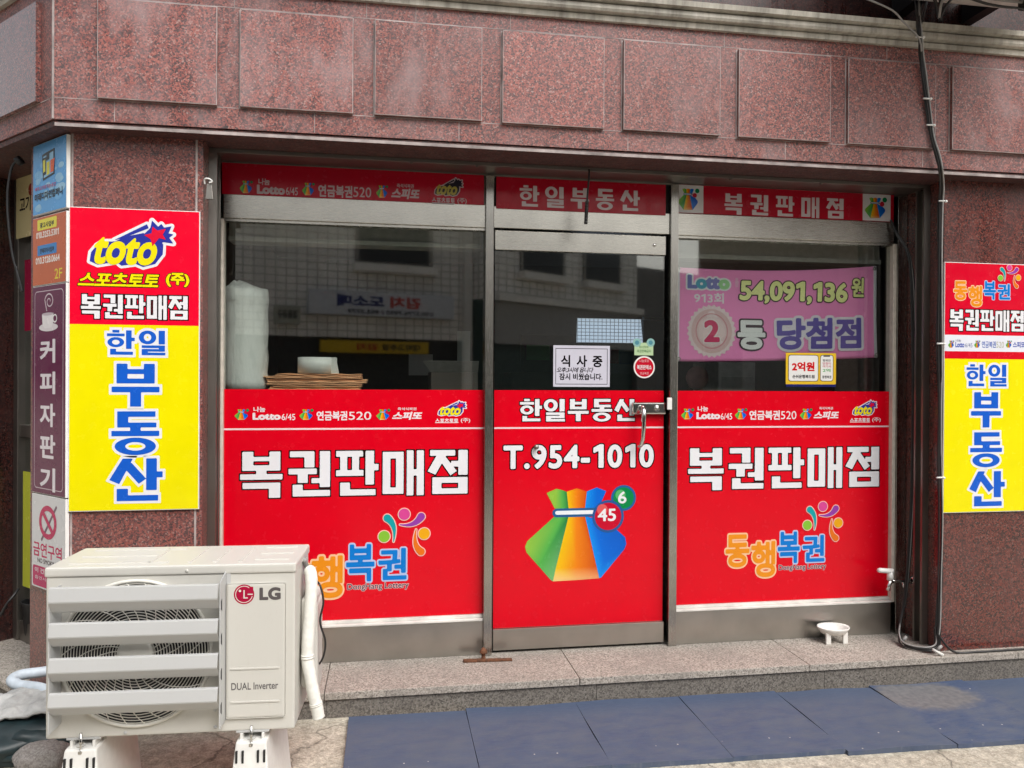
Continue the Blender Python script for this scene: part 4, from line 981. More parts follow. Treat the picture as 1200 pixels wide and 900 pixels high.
# ================================================================== OUTDOOR UNIT
pA = atd(53, 869, 2.43); pB = atd(345, 852, 2.515)
ax = np.array([pB[0] - pA[0], pB[1] - pA[1], 0]); W_ = np.linalg.norm(ax); ax /= W_
AP = Plane((pA[0], pA[1], 0), ax)           # front face of the unit
Z0, Z1, DEP = 0.168, 0.713, 0.288
ac = thing('outdoor_unit', 'cream air conditioner outdoor unit with four grey air guide blades standing before the left window', 'air conditioner', AP.P(W_ / 2, gz(*pA[:2]), -DEP / 2))
def uvz(x, y): return AP.uv(x, y)
b = MB(); b.pbox(AP, 0, W_, Z0, Z1 - 0.03, -DEP, 0, 0.008, 3); b.build('casing', M['ac'], ac)
b = MB(); b.pbox(AP, -0.004, W_ + 0.004, Z1 - 0.032, Z1, -DEP - 0.004, 0.005, 0.009, 3)
for u0, u1, d0, d1 in ((0.05, 0.36, 0.035, 0.045), (0.05, 0.30, 0.135, 0.145), (0.05, 0.36, 0.235, 0.245), (0.295, 0.305, 0.035, 0.245), (0.42, 0.432, 0.03, 0.25), (0.50, 0.512, 0.03, 0.25), (0.58, 0.592, 0.03, 0.25), (0.63, 0.74, 0.05, 0.06), (0.63, 0.74, 0.14, 0.15), (0.63, 0.74, 0.23, 0.24)):
    b.pbox(AP, u0, u1, Z1 - 0.002, Z1 + 0.0035, -d1, -d0, 0.002)
for u_ in (0.43,):
    b.lathe([(0.005, 0), (0.005, 0.002), (0, 0.003)], AP.P(u_, Z1 - 0.018, 0.0045), AP.n)
b.build('top_cover', M['ac'], ac)
# fan opening with its grille
fc = uvz(160, 770); fc = np.array([fc[0], (Z0 + Z1) / 2 - 0.006]); FR = 0.232
def fp(r_, a, out): return AP.P(fc[0] + r_ * math.cos(a), fc[1] + r_ * math.sin(a), out)
b = MB(); b.lathe([(0, 0.0006), (FR, 0.0006)], AP.P(fc[0], fc[1], 0), AP.n, 64, False)
b.build('fan_well', M['fan'], ac)
b = MB()
N_ = 64
for j in range(21):
    r_ = 0.052 + j * (FR - 0.052) / 20
    b.tube([fp(r_, 2 * math.pi * i / N_, 0.012 - 0.006 * (j / 20) ** 2) for i in range(N_ + 1)], 0.0017 if j < 20 else 0.006, 6, False)
for i in range(26):
    a0 = 2 * math.pi * i / 26; b.tube([fp(0.045 + (FR - 0.045) * t, a0 + 0.75 * t, 0.0135 - 0.006 * t * t) for t in np.linspace(0, 1, 8)], 0.0017, 6, False)
b.lathe([(0.056, 0.004), (0.056, 0.014), (0.045, 0.019), (0, 0.02)], AP.P(fc[0], fc[1], 0), AP.n, 40)
b.build('fan_grille', M['ac_grille'], ac)
# air guide
uL_, uR_ = uvz(58, 700)[0], uvz(250, 700)[0]
def frontU(x, out): 
    pl = Plane(AP.P(0, 0, out), ax); return pl.uv(x, 760)
OUT = 0.085
plF = Plane(AP.P(0, 0, OUT), ax)
us, ue = plF.uv(57, 760)[0], AP.uv(263.5, 760)[0]
for ys in ((690, 720.5), (732, 760.5), (773.5, 802), (814.5, 842)):
    zt = plF.uv(57, ys[0])[1]; zb_ = plF.uv(57, ys[1])[1] + 0.0
    hgt = zt - zb_
    prof_ = [(-0.010, zt + 0.0015), (-0.001, zt), (0.0, zt - 0.0015), (0.007, zt - hgt * 0.50), (0.006, zt - hgt * 0.56), (-0.016, zb_ + 0.003), (-0.020, zb_)]
    inner = [(o - 0.002, z) for o, z in prof_][::-1]
    ring_ = prof_ + inner
    b = MB(); b.sweep(None, [AP.P(us, z, OUT + o) for o, z in ring_], [AP.P(ue, z, OUT + o) for o, z in ring_])
    b.build('air_guide_blade', M['ac_blade'], ac)
b = MB(); zt = Z1 - 0.055; zb_ = Z0 + 0.05
b.hexa([AP.P(us - 0.004, zb_, 0.001), AP.P(us - 0.0005, zb_, 0.001), AP.P(us - 0.0005, zb_, OUT - 0.004), AP.P(us - 0.004, zb_, OUT - 0.004), AP.P(us - 0.004, zt, 0.001), AP.P(us - 0.0005, zt, 0.001), AP.P(us - 0.0005, zt, OUT - 0.006), AP.P(us - 0.004, zt, OUT - 0.006)])
b.build('air_guide_end', M['ac_blade'], ac)
b = MB(); zt2 = AP.uv(264, 669)[1]; zb2 = AP.uv(264, 843)[1]; uu0, uu1 = ue + 0.0006, ue + 0.004
b.hexa([AP.P(uu0, zb2, 0.001), AP.P(uu1, zb2, 0.001), AP.P(uu1, zb2, OUT - 0.012), AP.P(uu0, zb2, OUT - 0.012), AP.P(uu0, zt2, 0.001), AP.P(uu1, zt2, 0.001), AP.P(uu1, zt2 - 0.02, OUT - 0.012), AP.P(uu0, zt2 - 0.02, OUT - 0.012)], 0.001)
b.pbox(AP, uu1 + 0.0005, uu1 + 0.014, zb2, zt2, 0.0008, 0.003, 0.0008)
b.build('air_guide_end', M['ac_blade'], ac)
for y in (708, 748, 789, 829):                                   # dark slot of each pivot
    q = Plane(AP.P(0, 0, OUT * 0.6), ax).uv(256, y); b = MB(); b.hexa([AP.P(ue + 0.0042, q[1] - 0.02, OUT - 0.03), AP.P(ue + 0.0052, q[1] - 0.02, OUT - 0.03), AP.P(ue + 0.0052, q[1] - 0.012, OUT - 0.02), AP.P(ue + 0.0042, q[1] - 0.012, OUT - 0.02), AP.P(ue + 0.0042, q[1] + 0.018, OUT - 0.03), AP.P(ue + 0.0052, q[1] + 0.018, OUT - 0.03), AP.P(ue + 0.0052, q[1] + 0.012, OUT - 0.02), AP.P(ue + 0.0042, q[1] + 0.012, OUT - 0.02)]); b.build('pivot', M['black'], ac)
# service panel
q0 = AP.uv(265.5, 839); q1 = AP.uv(335.5, 674)
b = MB(); b.pbox(AP, q0[0], q1[0], Z0 + 0.045, Z1 - 0.062, 0.0005, 0.009, 0.0085, 3)
for y in (782.5, 821.5):
    a = AP.uv(270.5, y + 0.5); c = AP.uv(328, y); b.pbox(AP, a[0], c[0], a[1] - 0.0035, a[1] + 0.0035, 0.008, 0.0115, 0.002)
b.build('service_panel', M['ac'], ac)
PP = Plane(AP.P(0, 0, 0.0093), ax); A = Art(PP, 0.0001, 0.0002)
q = PP.uv(286, 696.5); rr = PP.uv(298, 696)[0] - q[0]
A.disc(q, rr, rr, 0, (180, 15, 62), 40); A.ring(q, rr * 0.86, rr * 0.86, rr * 0.07, 1, (236, 225, 222))
A.uvrect(q[0] + rr * 0.5, q[1] - rr * 0.2, q[0] + rr * 0.9, q[1] + rr * 0.75, 1.3, (180, 15, 62))
A.uvrect(q[0] - rr * 0.06, q[1] - rr * 0.42, q[0] + rr * 0.06, q[1] + rr * 0.42, 2, (236, 225, 222)); A.uvrect(q[0] + rr * 0.0605, q[1] - rr * 0.42, q[0] + rr * 0.36, q[1] - rr * 0.3, 2, (236, 225, 222))
A.uvrect(q[0] + rr * 0.35, q[1] - rr * 0.06, q[0] + rr * 0.86, q[1] + rr * 0.05, 2, (236, 225, 222)); A.disc((q[0] - rr * 0.4, q[1] + rr * 0.36), rr * 0.12, rr * 0.12, 2, (236, 225, 222))
A.word('LG', 304, 688.5, 329, 703.5, 1, (98, 92, 92), 0.055, gap=0.03); A.word('DUAL Inverter', 271, 800.5, 326, 809, 1, (110, 106, 106), 0.012)
A.build('lettering', ac)
for x, y in ((147, 858.5), (252.5, 852), (252, 832), (258, 832)):
    q = AP.uv(x, y); MB().lathe([(0, 0.003), (0.004, 0.003), (0.006, 0)], AP.P(q[0], q[1], 0.0005), AP.n, 16).build('screw', M['ac_blade'], ac)
# stands with bolts
for xc in (96, 295):
    uc = Plane(AP.P(0, 0, 0.01), ax).uv(xc, 880)[0]; zg = gz(*AP.P(uc, 0)[:2]) - 0.002
    b = MB(); zt = 0.142
    hw0, hw1 = 0.072, 0.048
    b.hexa([AP.P(uc - hw0, zg, 0.055), AP.P(uc + hw0, zg, 0.055), AP.P(uc + hw0, zg, -0.31), AP.P(uc - hw0, zg, -0.31),
            AP.P(uc - hw1, zt, 0.022), AP.P(uc + hw1, zt, 0.022), AP.P(uc + hw1, zt, -0.30), AP.P(uc - hw1, zt, -0.30)], 0.006, 2)
    for s_ in (-1, 1): b.pbox(AP, uc + s_ * 0.034 - 0.004, uc + s_ * 0.034 + 0.004, zt - 0.002, zt + 0.02, -0.24, 0.005)
    b.mi = 1
    for row, z in enumerate((0.098, 0.03, -0.04)):
        f_ = (zt - z) / (zt - zg); o = 0.022 + 0.033 * f_
        for du in (-0.040, -0.022, 0.022, 0.040):
            k = 1 + 0.5 * f_; b.pbox(AP, uc + du * k - 0.0032, uc + du * k + 0.0032, z - 0.019, z + 0.019, o - 0.012, o + 0.0045)
    ft = b.build('foot', [M['foot'], M['black']], ac)
    b = MB(); b.tube([AP.P(uc, zt - 0.02, 0.018), AP.P(uc, zt + 0.05, 0.018)], 0.0045, 10); b.lathe([(0.009, -0.004), (0.009, 0.004), (0.005, 0.005)], AP.P(uc, zt - 0.01, 0.018), (0, 0, 1), 6, False); b.lathe([(0.014, -0.001), (0.014, 0.001)], AP.P(uc, zt + 0.012, 0.018), (0, 0, 1), 20)
    b.build('bolt', M['chrome'], ft)
    MB().pbox(AP, uc - 0.052, uc + 0.052, zt + 0.0205, Z0 + 0.002, -0.24, 0.0, 0.002).build('rail', M['ac_blade'], ft)
# side cover, pipe sleeve and cable loop on the right-hand end
b = MB(); b.pbox(AP, W_ + 0.0005, W_ + 0.05, Z0 + 0.085, Z0 + 0.40, -0.275, -0.105, 0.022, 4); b.pbox(AP, W_ + 0.02, W_ + 0.056, Z0 + 0.06, Z0 + 0.375, -0.262, -0.12, 0.02, 4)
b.build('side_cover', M['ac'], ac)
d_ = 2.615
P3 = lambda x, y, d: atd(x, y, d)
pts = [P3(362, 668, 2.66), P3(364.5, 673, 2.645), P3(365, 690, 2.63), P3(363, 720, 2.62), P3(361, 750, 2.61), P3(360.5, 772, 2.605), P3(364, 795, 2.60), P3(368, 815, 2.60), P3(371.5, 830, 2.60), P3(373.5, 841, 2.60)]
def smooth(pts, n=6):
    pts = [np.array(p, float) for p in pts]; P_ = [pts[0]] + pts + [pts[-1]]; out = []
    for i in range(1, len(P_) - 2):
        for t in np.linspace(0, 1, n, endpoint=False):
            a, b_, c, d = P_[i - 1:i + 3]
            out.append(0.5 * ((2 * b_) + (-a + c) * t + (2 * a - 5 * b_ + 4 * c - d) * t * t + (-a + 3 * b_ - 3 * c + d) * t ** 3))
    out.append(pts[-1]); return out
sp_ = smooth(pts, 8); b = MB()
b.tube(sp_, [0.0205 * (1 + 0.015 * math.sin(i * 1.7) + 0.02 * math.sin(i * 0.6 + 1)) * (0.8 if i < 2 else 1) for i in range(len(sp_))], 18)
for i in (38, 39, 60, 61): b.tube([sp_[i], sp_[i + 1]], 0.0220, 18)
b.build('pipe_sleeve', M['sleeve'], ac)
b = MB(); b.tube(smooth([P3(364, 680, 2.69), P3(374, 684, 2.66), P3(379, 705, 2.65), P3(375, 728, 2.65), P3(381, 750, 2.65), P3(380, 765, 2.66), P3(375, 777, 2.68), P3(366, 782, 2.75)]), 0.0035, 8); b.build('power_cable', M['cable'], ac)
b = MB(); b.tube(smooth([P3(356, 655, 2.66), P3(362, 672, 2.70), P3(366, 695, 2.72), P3(370, 720, 2.74)]), 0.009, 10); b.build('drain_pipe', M['cable_grey'], ac)

# ================================================================== MATS
xsm = [-0.149, 0.342, 0.829, 1.308, 1.775, 2.250, 2.742, 3.23]
for i, (x0, x1) in enumerate(zip(xsm, xsm[1:])):
    yb, yf = -0.374 - 0.012 * (i % 3 == 1) - (0.03 if i == 0 else 0.0), -0.935 - 0.012 * i * 0.35 + random.uniform(-0.008, 0.008)
    names = ['faded blue rubber mat at the left end of the row', 'blue rubber mat second from the left of the row', 'blue rubber mat in front of the door near the middle of the row', 'blue grey rubber mat with dark scuffs beneath the door handle side', 'blue rubber mat before the white bowl', 'blue rubber mat with a large grey dusty patch', 'blue rubber mat cut off by the right edge of the picture']
    r = thing('rubber_mat', names[i], 'mat', ((x0 + x1) / 2, (yb + yf) / 2, gz((x0 + x1) / 2, 0)), 'blue rubber mats along the step')
    mx = 0.0018
    b = bmesh.new(); nx, ny = 10, 10
    skew = -0.006 * i / 3
    top = [[b.verts.new((x0 + mx + (x1 - x0 - 2 * mx) * a / nx + skew * (c / ny), yb + (yf - yb) * c / ny, gz(x0 + (x1 - x0) * a / nx, 0) + 0.018 + 0.0028 * math.sin(a * 0.7 + i) * math.sin(c * 0.6 + i * 2) + 0.005 * max(0, c / ny - 0.6) * (a / nx if i % 2 else 1 - a / nx) + (0.006 * (a / nx) ** 6 * (i == 5) * 1))) for a in range(nx + 1)] for c in range(ny + 1)]
    bot = [[b.verts.new((v.co.x, v.co.y, gz(v.co.x, 0) + 0.0005)) for v in row] for row in top]
    for c in range(ny):
        for a in range(nx):
            b.faces.new((top[c + 1][a], top[c + 1][a + 1], top[c][a + 1], top[c][a])).smooth = True
            b.faces.new((bot[c][a], bot[c][a + 1], bot[c + 1][a + 1], bot[c + 1][a]))
    for a in range(nx):
        b.faces.new((top[0][a], top[0][a + 1], bot[0][a + 1], bot[0][a])); b.faces.new((bot[ny][a], bot[ny][a + 1], top[ny][a + 1], top[ny][a]))
    for c in range(ny):
        b.faces.new((bot[c][0], bot[c + 1][0], top[c + 1][0], top[c][0])); b.faces.new((top[c][nx], top[c + 1][nx], bot[c + 1][nx], bot[c][nx]))
    q = MB(); q._merge(b, False); q.build('sheet', M['mat_dusty' if i == 5 else 'mat'], r)

# ================================================================== SMALL THINGS ON AND BY THE STEP
q = onZ(971.5, 749, 0.0); r = thing('bowl', 'small white plastic bowl on stubby legs by the right kick plate', 'bowl', (q[0], -0.100, 0))
cx, cy = q[0] - 0.003, -0.100
prof_ = [(0, 0.038), (0.045, 0.039), (0.066, 0.05), (0.078, 0.068), (0.083, 0.076), (0.081, 0.080), (0.072, 0.072), (0.060, 0.056), (0.042, 0.047), (0, 0.045)]
b = MB().lathe(prof_, (cx, cy, 0), (0, 0, 1), 40)
for v in b.bm.verts: v.co.y = cy + (v.co.y - cy) * 0.78          # oval
b.build('dish', M['bowl'], r)
for a in (222, 318, 90):
    x, y = cx + 0.062 * math.cos(R(a)), cy + 0.046 * math.sin(R(a)); MB().box(x - 0.013, x + 0.013, y - 0.006, y + 0.006, 0, 0.056, 0.003).build('leg', M['bowl'], r)
# tap
q = onY(1043, 676, -0.09)
tp = thing('water_tap', 'small wall tap with a white lever beside the right window', 'tap', (2.684, -0.1, q[2] - 0.03))
b = MB(); yc = -0.1; zc_ = onY(1047, 681, yc)[2]; xT = onY(1043, 680, yc)[0]
b.tube([(2.682, yc, zc_), (xT + 0.02, yc, zc_), (xT, yc, zc_)], 0.011, 12); b.lathe([(0.02, 0), (0.02, 0.004), (0.012, 0.008)], (2.684, yc, zc_), (-1, 0, 0), 20)
b.tube([(xT + 0.012, yc, zc_), (xT - 0.005, yc - 0.004, zc_ - 0.004), (xT - 0.014, yc - 0.008, zc_ - 0.024), (xT - 0.015, yc - 0.009, zc_ - 0.044)], [0.012, 0.012, 0.0105, 0.0095], 12)
b.tube([(xT + 0.075, yc, zc_ + 0.004), (xT + 0.075, yc - 0.004, zc_ - 0.035)], 0.006, 8)
b.build('spout', M['chrome'], tp)
b = MB(); b.tube([(xT, yc, zc_ + 0.008), (xT, yc, zc_ + 0.052)], [0.016, 0.014], 14); b.tube([(xT + 0.012, yc, zc_ + 0.052), (xT - 0.015, yc - 0.003, zc_ + 0.054), (xT - 0.062, yc - 0.006, zc_ + 0.060), (xT - 0.074, yc - 0.007, zc_ + 0.060)], [0.014, 0.013, 0.0125, 0.008], 14)
b.build('lever', M['white_plastic'], tp)
# rusty door stop
q = onZ(571, 774, 0.0); q2 = onZ(543, 776, 0); q3 = onZ(600, 774, 0)
r = thing('door_stop', 'rusty iron bar with a stud lying on the step by the door post', 'door stop', (q[0], q[1], 0))
MB().hexa([(q2[0], q2[1] - 0.012, 0.0005), (q3[0], q3[1] - 0.012, 0.0005), (q3[0], q3[1] + 0.012, 0.0005), (q2[0], q2[1] + 0.012, 0.0005), (q2[0], q2[1] - 0.012, 0.012), (q3[0], q3[1] - 0.012, 0.009), (q3[0], q3[1] + 0.012, 0.009), (q2[0], q2[1] + 0.012, 0.012)], 0.002).build('bar', M['rust'], r)
qx = onZ(567, 773, 0.01); MB().lathe([(0.011, 0), (0.009, 0.012), (0.009, 0.024), (0.017, 0.027), (0.019, 0.034), (0.012, 0.044), (0.006, 0.052), (0, 0.054)], (qx[0], q[1] + 0.002, 0.008), (0, 0, 1), 14).build('stud', M['rust'], r)
# hook on the left shutter rail, cord above the door
q = onY(244, 213, -0.30)
b = MB(); b.tube(smooth([(q[0] - 0.012, -0.306, q[2] - 0.012), (q[0] - 0.012, -0.312, q[2] + 0.004), (q[0] - 0.004, -0.318, q[2] + 0.009), (q[0] + 0.012, -0.316, q[2] + 0.006), (q[0] + 0.018, -0.314, q[2] - 0.003), (q[0] + 0.006, -0.314, q[2] - 0.007)]), 0.0035, 8)
b.mi = 1; b.hexa([(q[0] - 0.010, -0.31, q[2] - 0.075), (q[0] + 0.022, -0.31, q[2] - 0.075), (q[0] + 0.022, -0.302, q[2] - 0.075), (q[0] - 0.010, -0.302, q[2] - 0.075), (q[0] - 0.004, -0.308, q[2] - 0.01), (q[0] + 0.016, -0.308, q[2] - 0.01), (q[0] + 0.016, -0.302, q[2] - 0.01), (q[0] - 0.004, -0.302, q[2] - 0.01)], 0.002)
props(b.build('wall_hook', [M['white_plastic'], M['steel_dark']]), 'small white hook with a metal tab high on the left pillar edge', 'hook')
a = onY(690.5, 203, -0.21); c = onY(688, 235, -0.2); e = onY(686.5, 261, -0.19)
b = MB(); b.tube(smooth([(a[0], -0.2, 2.296), a, c, (c[0] - 0.001, -0.2, (c[2] + e[2]) / 2), e]), 0.0045, 8)
for t in np.linspace(0.1, 1, 7): p_ = np.array(c) * (1 - t) + np.array(e) * t; b.tube([p_ + np.array([0, 0, 0.008]), p_ + np.array([0, 0, -0.006])], 0.0085, 8)
props(b.build('frayed_cord', M['cable']), 'black cord with a frayed knotted end hanging before the board above the door', 'cord')

# ---- cables on the right pillar
cb = thing('cable_bundle', 'black cables strapped down the right pillar from the cornice to the step', 'cables', (2.68, -0.33, 0))
def route(pts): return smooth([np.array(p) for p in pts], 6)
Yp = -0.42
def cp3(x, y, Y): return onY(x, y, Y)
for k, (dx, dr, mt) in enumerate(((0, 0.0045, 'cable'), (0.009, 0.004, 'cable_grey'), (-0.009, 0.003, 'cable'), (0.004, 0.0035, 'cable'), (0.015, 0.003, 'cable'), (-0.004, 0.003, 'cable'))):
    j = (k % 2) * 0.006; o = np.array([dx, -j, 0]); wob = lambda s: np.array([random.uniform(-1, 1) * 0.005 * s, 0, 0])
    pts = [cp3(1070 + 4 * k, -12, -0.30), cp3(1074 + k, 18, -0.44), cp3(1076.5, 34, -0.475), cp3(1078, 48, -0.465), cp3(1079.5, 64, -0.43), cp3(1082, 90, -0.425), cp3(1087, 130, -0.42), cp3(1092, 160, -0.42), cp3(1098, 182, -0.42), cp3(1101.5, 200, -0.41), cp3(1102, 222, -0.345), cp3(1101, 250, -0.318)]
    pts += [cp3(1101 - 0.6 * (i % 2), y, -0.315) for i, y in enumerate((330, 400, 470, 540, 610, 680))]
    pts += [cp3(1099, 725, -0.318), cp3(1098, 745, -0.325)]
    b = MB(); b.tube([p + o for p in route([p + wob(1) for p in pts])], dr, 8, False); b.build('cable', M[mt], cb)
for k in range(4):                                              # loop along the step and up inside the reveal
    z = 0.012 + 0.007 * (k % 3); o = 0.006 * k
    pts = [cp3(1098 - k, 735, -0.322 + o), (2.655 - o, -0.335 + o, z + 0.02), (2.60 - o, -0.32 + o, z), (2.55 - o, -0.25 + o, z), (2.565 - o * 0.5, -0.17, z + 0.02), (2.60, -0.12 - o * 0.3, 0.10), (2.63 + 0.004 * k, -0.115, 0.25), (2.655 + 0.005 * k, -0.118 - o * 0.5, 0.7), (2.66 + 0.005 * k, -0.12 - o * 0.5, 1.2), (2.655 + 0.006 * k, -0.118 - o * 0.5, 1.65), (2.64 + 0.004 * k, -0.11, 1.95), (2.60 + 0.003 * k, -0.07, 2.08), (2.585, -0.045, 2.16)]
    b = MB(); b.tube(route(pts), 0.0055 if k < 2 else 0.004, 8, False); b.build('cable', M['cable' if k != 2 else 'cable_grey'], cb)
b = MB(); b.tube(route([cp3(1098, 742, -0.33), (2.72, -0.345, 0.012), (2.85, -0.352, 0.006), (3.1, -0.35, 0.006), (3.6, -0.352, 0.006)]), 0.0055, 8, False); b.build('cable', M['cable'], cb)
for x, y, Y in ((1102, 403, -0.322), (1101.5, 560, -0.322), (1086, 116, -0.43), (1090, 147, -0.43), (1077.5, 44, -0.475), (1104, 236, -0.33)):
    q = onY(x, y, Y); b = MB(); b.tube([(q[0] - 0.019, q[1] - 0.001, q[2] + 0.001), (q[0] + 0.021, q[1] - 0.001, q[2] + 0.002)], 0.0042, 8); b.lathe([(0.006, 0), (0.006, 0.008), (0, 0.009)], (q[0] + 0.018, q[1], q[2]), (0, -1, 0), 10); b.build('clip', M['white_plastic'], cb)
for p in ((2.575, -0.18, 0.03), (2.655, -0.325, 0.03)): MB().tube([(p[0] - 0.014, p[1] - 0.01, p[2] - 0.012), (p[0] + 0.008, p[1] - 0.012, p[2] + 0.012)], 0.008, 8).build('tie', M['cable_grey'], cb)
b = MB(); q = [onY(1092, 745, -0.345), onY(1104, 765, -0.36)]; b.tube([np.array([q[0][0], -0.35, 0.03]), np.array([q[1][0], -0.365, 0.004])], [0.006, 0.009], 8); b.build('tie', M['white_trim'], cb)

# ================================================================== LEFT CORNER: junk by the pillar
bagm = simple('dark green tarpaulin', (0.014, 0.028, 0.032), 0.45, var=0.5, scale=12)
clothm = Mat('grey cloth'); v = clothm.coord(); nz = clothm.noise(v, 9, 6, 0.65)
clothm.set(Base_Color=clothm.ramp(nz, [(0.3, (0.27, 0.27, 0.265)), (0.7, (0.55, 0.55, 0.54))]), Roughness=0.9); clothm.bump(clothm.noise(v, 30, 5), 0.8, 0.012); clothm = clothm.m
zg = gz(-1.4, 0)
c = atd(20, 868, 2.93)
b = MB(); b.lump((c[0] - 0.05, c[1], zg + 0.06), (0.30, 0.20, 0.085), 0.10, 3, 4, 2.0); b.lump((c[0] + 0.09, c[1] - 0.03, zg + 0.055), (0.17, 0.15, 0.075), 0.10, 9, 4, 2.5)
props(b.build('tarp_bag', bagm), 'dark green tarpaulin bag slumped on the ground left of the outdoor unit', 'bag')
# folded cloth lying over the bag
b = bmesh.new(); nx, ny = 46, 26; gr = []
from mathutils import noise as mno
for j in range(ny + 1):
    row = []
    for i in range(nx + 1):
        s_, t_ = i / nx, j / ny; x = c[0] - 0.31 + 0.50 * s_ + 0.02 * math.sin(7 * t_); y = c[1] + 0.10 - 0.20 * t_
        z = zg + 0.178 + 0.05 * (s_ - 0.35) - 0.10 * max(0, t_ - 0.5) ** 1.5 - 0.05 * max(0, 0.25 - s_) + 0.022 * mno.noise(Vector((s_ * 6, t_ * 4, 1))) + 0.010 * mno.noise(Vector((s_ * 17, t_ * 11, 4)))
        row.append(b.verts.new((x, y, z)))
    gr.append(row)
for j in range(ny):
    for i in range(nx): b.faces.new((gr[j + 1][i], gr[j + 1][i + 1], gr[j][i + 1], gr[j][i])).smooth = True
q = MB(); q._merge(b, True); o = q.build('cloth', clothm); md = o.modifiers.new('thickness', 'SOLIDIFY'); md.thickness = 0.012
props(o, 'crumpled light grey cloth lying over the dark green bag', 'cloth')
b = MB(); b.tube(smooth([atd(62, 812, 3.0), atd(45, 806, 3.02), atd(22, 803, 3.05), atd(14, 797, 3.08), atd(24, 791, 3.12), atd(45, 788, 3.15), atd(60, 786, 3.18)]), 0.021, 14)
props(b.build('hose', simple('pale blue hose', (0.50, 0.56, 0.62), 0.5)), 'pale bluish white hose looped behind the grey cloth', 'hose')
stone = granite('field stone', [(0, (0.24, 0.215, 0.20)), (0.5, (0.33, 0.30, 0.28)), (1, (0.42, 0.39, 0.37))], 190, 0.85, 0.2, (0.3, 0.28, 0.27))
q = onZ(52, 903, zg)
b = MB(); b.lump((q[0], q[1] + 0.0, zg + 0.045), (0.095, 0.075, 0.062), 0.14, 5, 4, 1.7)
props(b.build('stone', stone), 'rounded grey brown stone on the ground beside the left stand of the outdoor unit', 'stone')

# ================================================================== CORNER ENTRANCE
e0 = np.array([-1.27, -0.30]) + CH * 0.355 + inn * 0.22
EP = Plane((e0[0], e0[1], 0), cu)                                 # door plane, u negative going left
en = thing('entrance_door', 'dark glazed steel door in the corner entrance left of the pillar', 'door', EP.P(-0.32, 0, 0))
wE = 0.66
b = MB()
for u0, u1 in ((-wE, -wE + 0.05), (-0.31, -0.27), (-0.05, 0.0)): b.pbox(EP, u0, u1, 0.002, ZS - 0.002, -0.04, 0.03, 0.003)
b.pbox(EP, -wE + 0.051, -0.051, 1.02, 1.08, -0.03, 0.02, 0.003); b.pbox(EP, -wE + 0.051, -0.051, 0.002, 0.10, -0.03, 0.02, 0.003); b.pbox(EP, -wE + 0.051, -0.051, 2.2, ZS - 0.003, -0.03, 0.02, 0.003)
b.build('frame', M['steel_dark'], en)
MB().pbox(EP, -wE + 0.05, -0.05, 0.05, 2.25, -0.01, -0.004).build('pane', M['glass'], en)
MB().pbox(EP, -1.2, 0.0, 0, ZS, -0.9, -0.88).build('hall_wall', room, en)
def ch_poster(name, label, px, col, out=0.032):
    pl = Plane(EP.P(0, 0, out), cu); u0, v1 = pl.uv(px[0], px[1]); u1, v0 = pl.uv(px[2], px[3])
    r = thing(name, label, 'poster', pl.P((u0 + u1) / 2, v0), 'posters in the corner entrance')
    o = MB().pbox(pl, u0, u1, v0, v1, -0.002, 0).build('sheet', M['ink'], r); at = o.data.color_attributes.new('ink', 'FLOAT_COLOR', 'POINT'); cc_ = rgb(col)
    at.data.foreach_set('color', np.array([(*cc_, 1)] * len(o.data.vertices), 'f').ravel()); return r, Art(pl, 0.0004)
r, A = ch_poster('poster', 'cream poster with dark handwriting hung high in the corner entrance', (19, 205, 37, 276), (214, 198, 150))
A.word('고기간', 23, 232, 44, 250, 0, (40, 30, 30), 0.02); A.disc(tuple(A.pl.uv(36, 222)), 0.025, 0.03, 0, (150, 60, 50)); A.build('lettering', r)
r, A = ch_poster('poster', 'narrow crimson poster behind the corner signs', (29, 305, 40, 387), (150, 20, 60)); A.build('lettering', r) if A.polys else None
ch_poster('poster', 'yellow green strip hanging low in the corner entrance', (27, 552, 36, 690), (196, 200, 70))
b = MB(); qd = 3.35
b.tube(smooth([atd(22, 188, qd), atd(14, 196, qd), atd(9, 225, qd), atd(10, 262, qd), atd(15, 300, qd), atd(22, 325, qd), atd(26, 342, qd), atd(22, 330, qd), atd(19, 312, qd)]), 0.005, 8)
b.tube([atd(20, 190, qd), atd(25, 187, qd)], 0.02, 10)
props(b.build('hanging_rope', M['black']), 'black rope hanging from the soffit before the corner entrance', 'rope')
q = EP.P(-0.20, 0, 0.03)
q = onZ(27, 752, 0.0)
b = MB(); b.lathe([(0, 0.0), (0.055, 0.0), (0.072, 0.19), (0.078, 0.2), (0.07, 0.2), (0.05, 0.01), (0, 0.012)], (q[0] + 0.06, q[1] + 0.02, 0.0), (0, 0, 1), 28)
props(b.build('bucket', M['black']), 'black plastic bucket on the step of the corner entrance', 'bucket')
b = MB(); b.tube(smooth([atd(0, 722, 3.5), atd(8, 708, 3.5), atd(16, 698, 3.52), atd(22, 690, 3.55)]), 0.006, 8); props(b.build('cord', M['cable']), 'thin dark cord across the corner entrance above the step', 'cord')

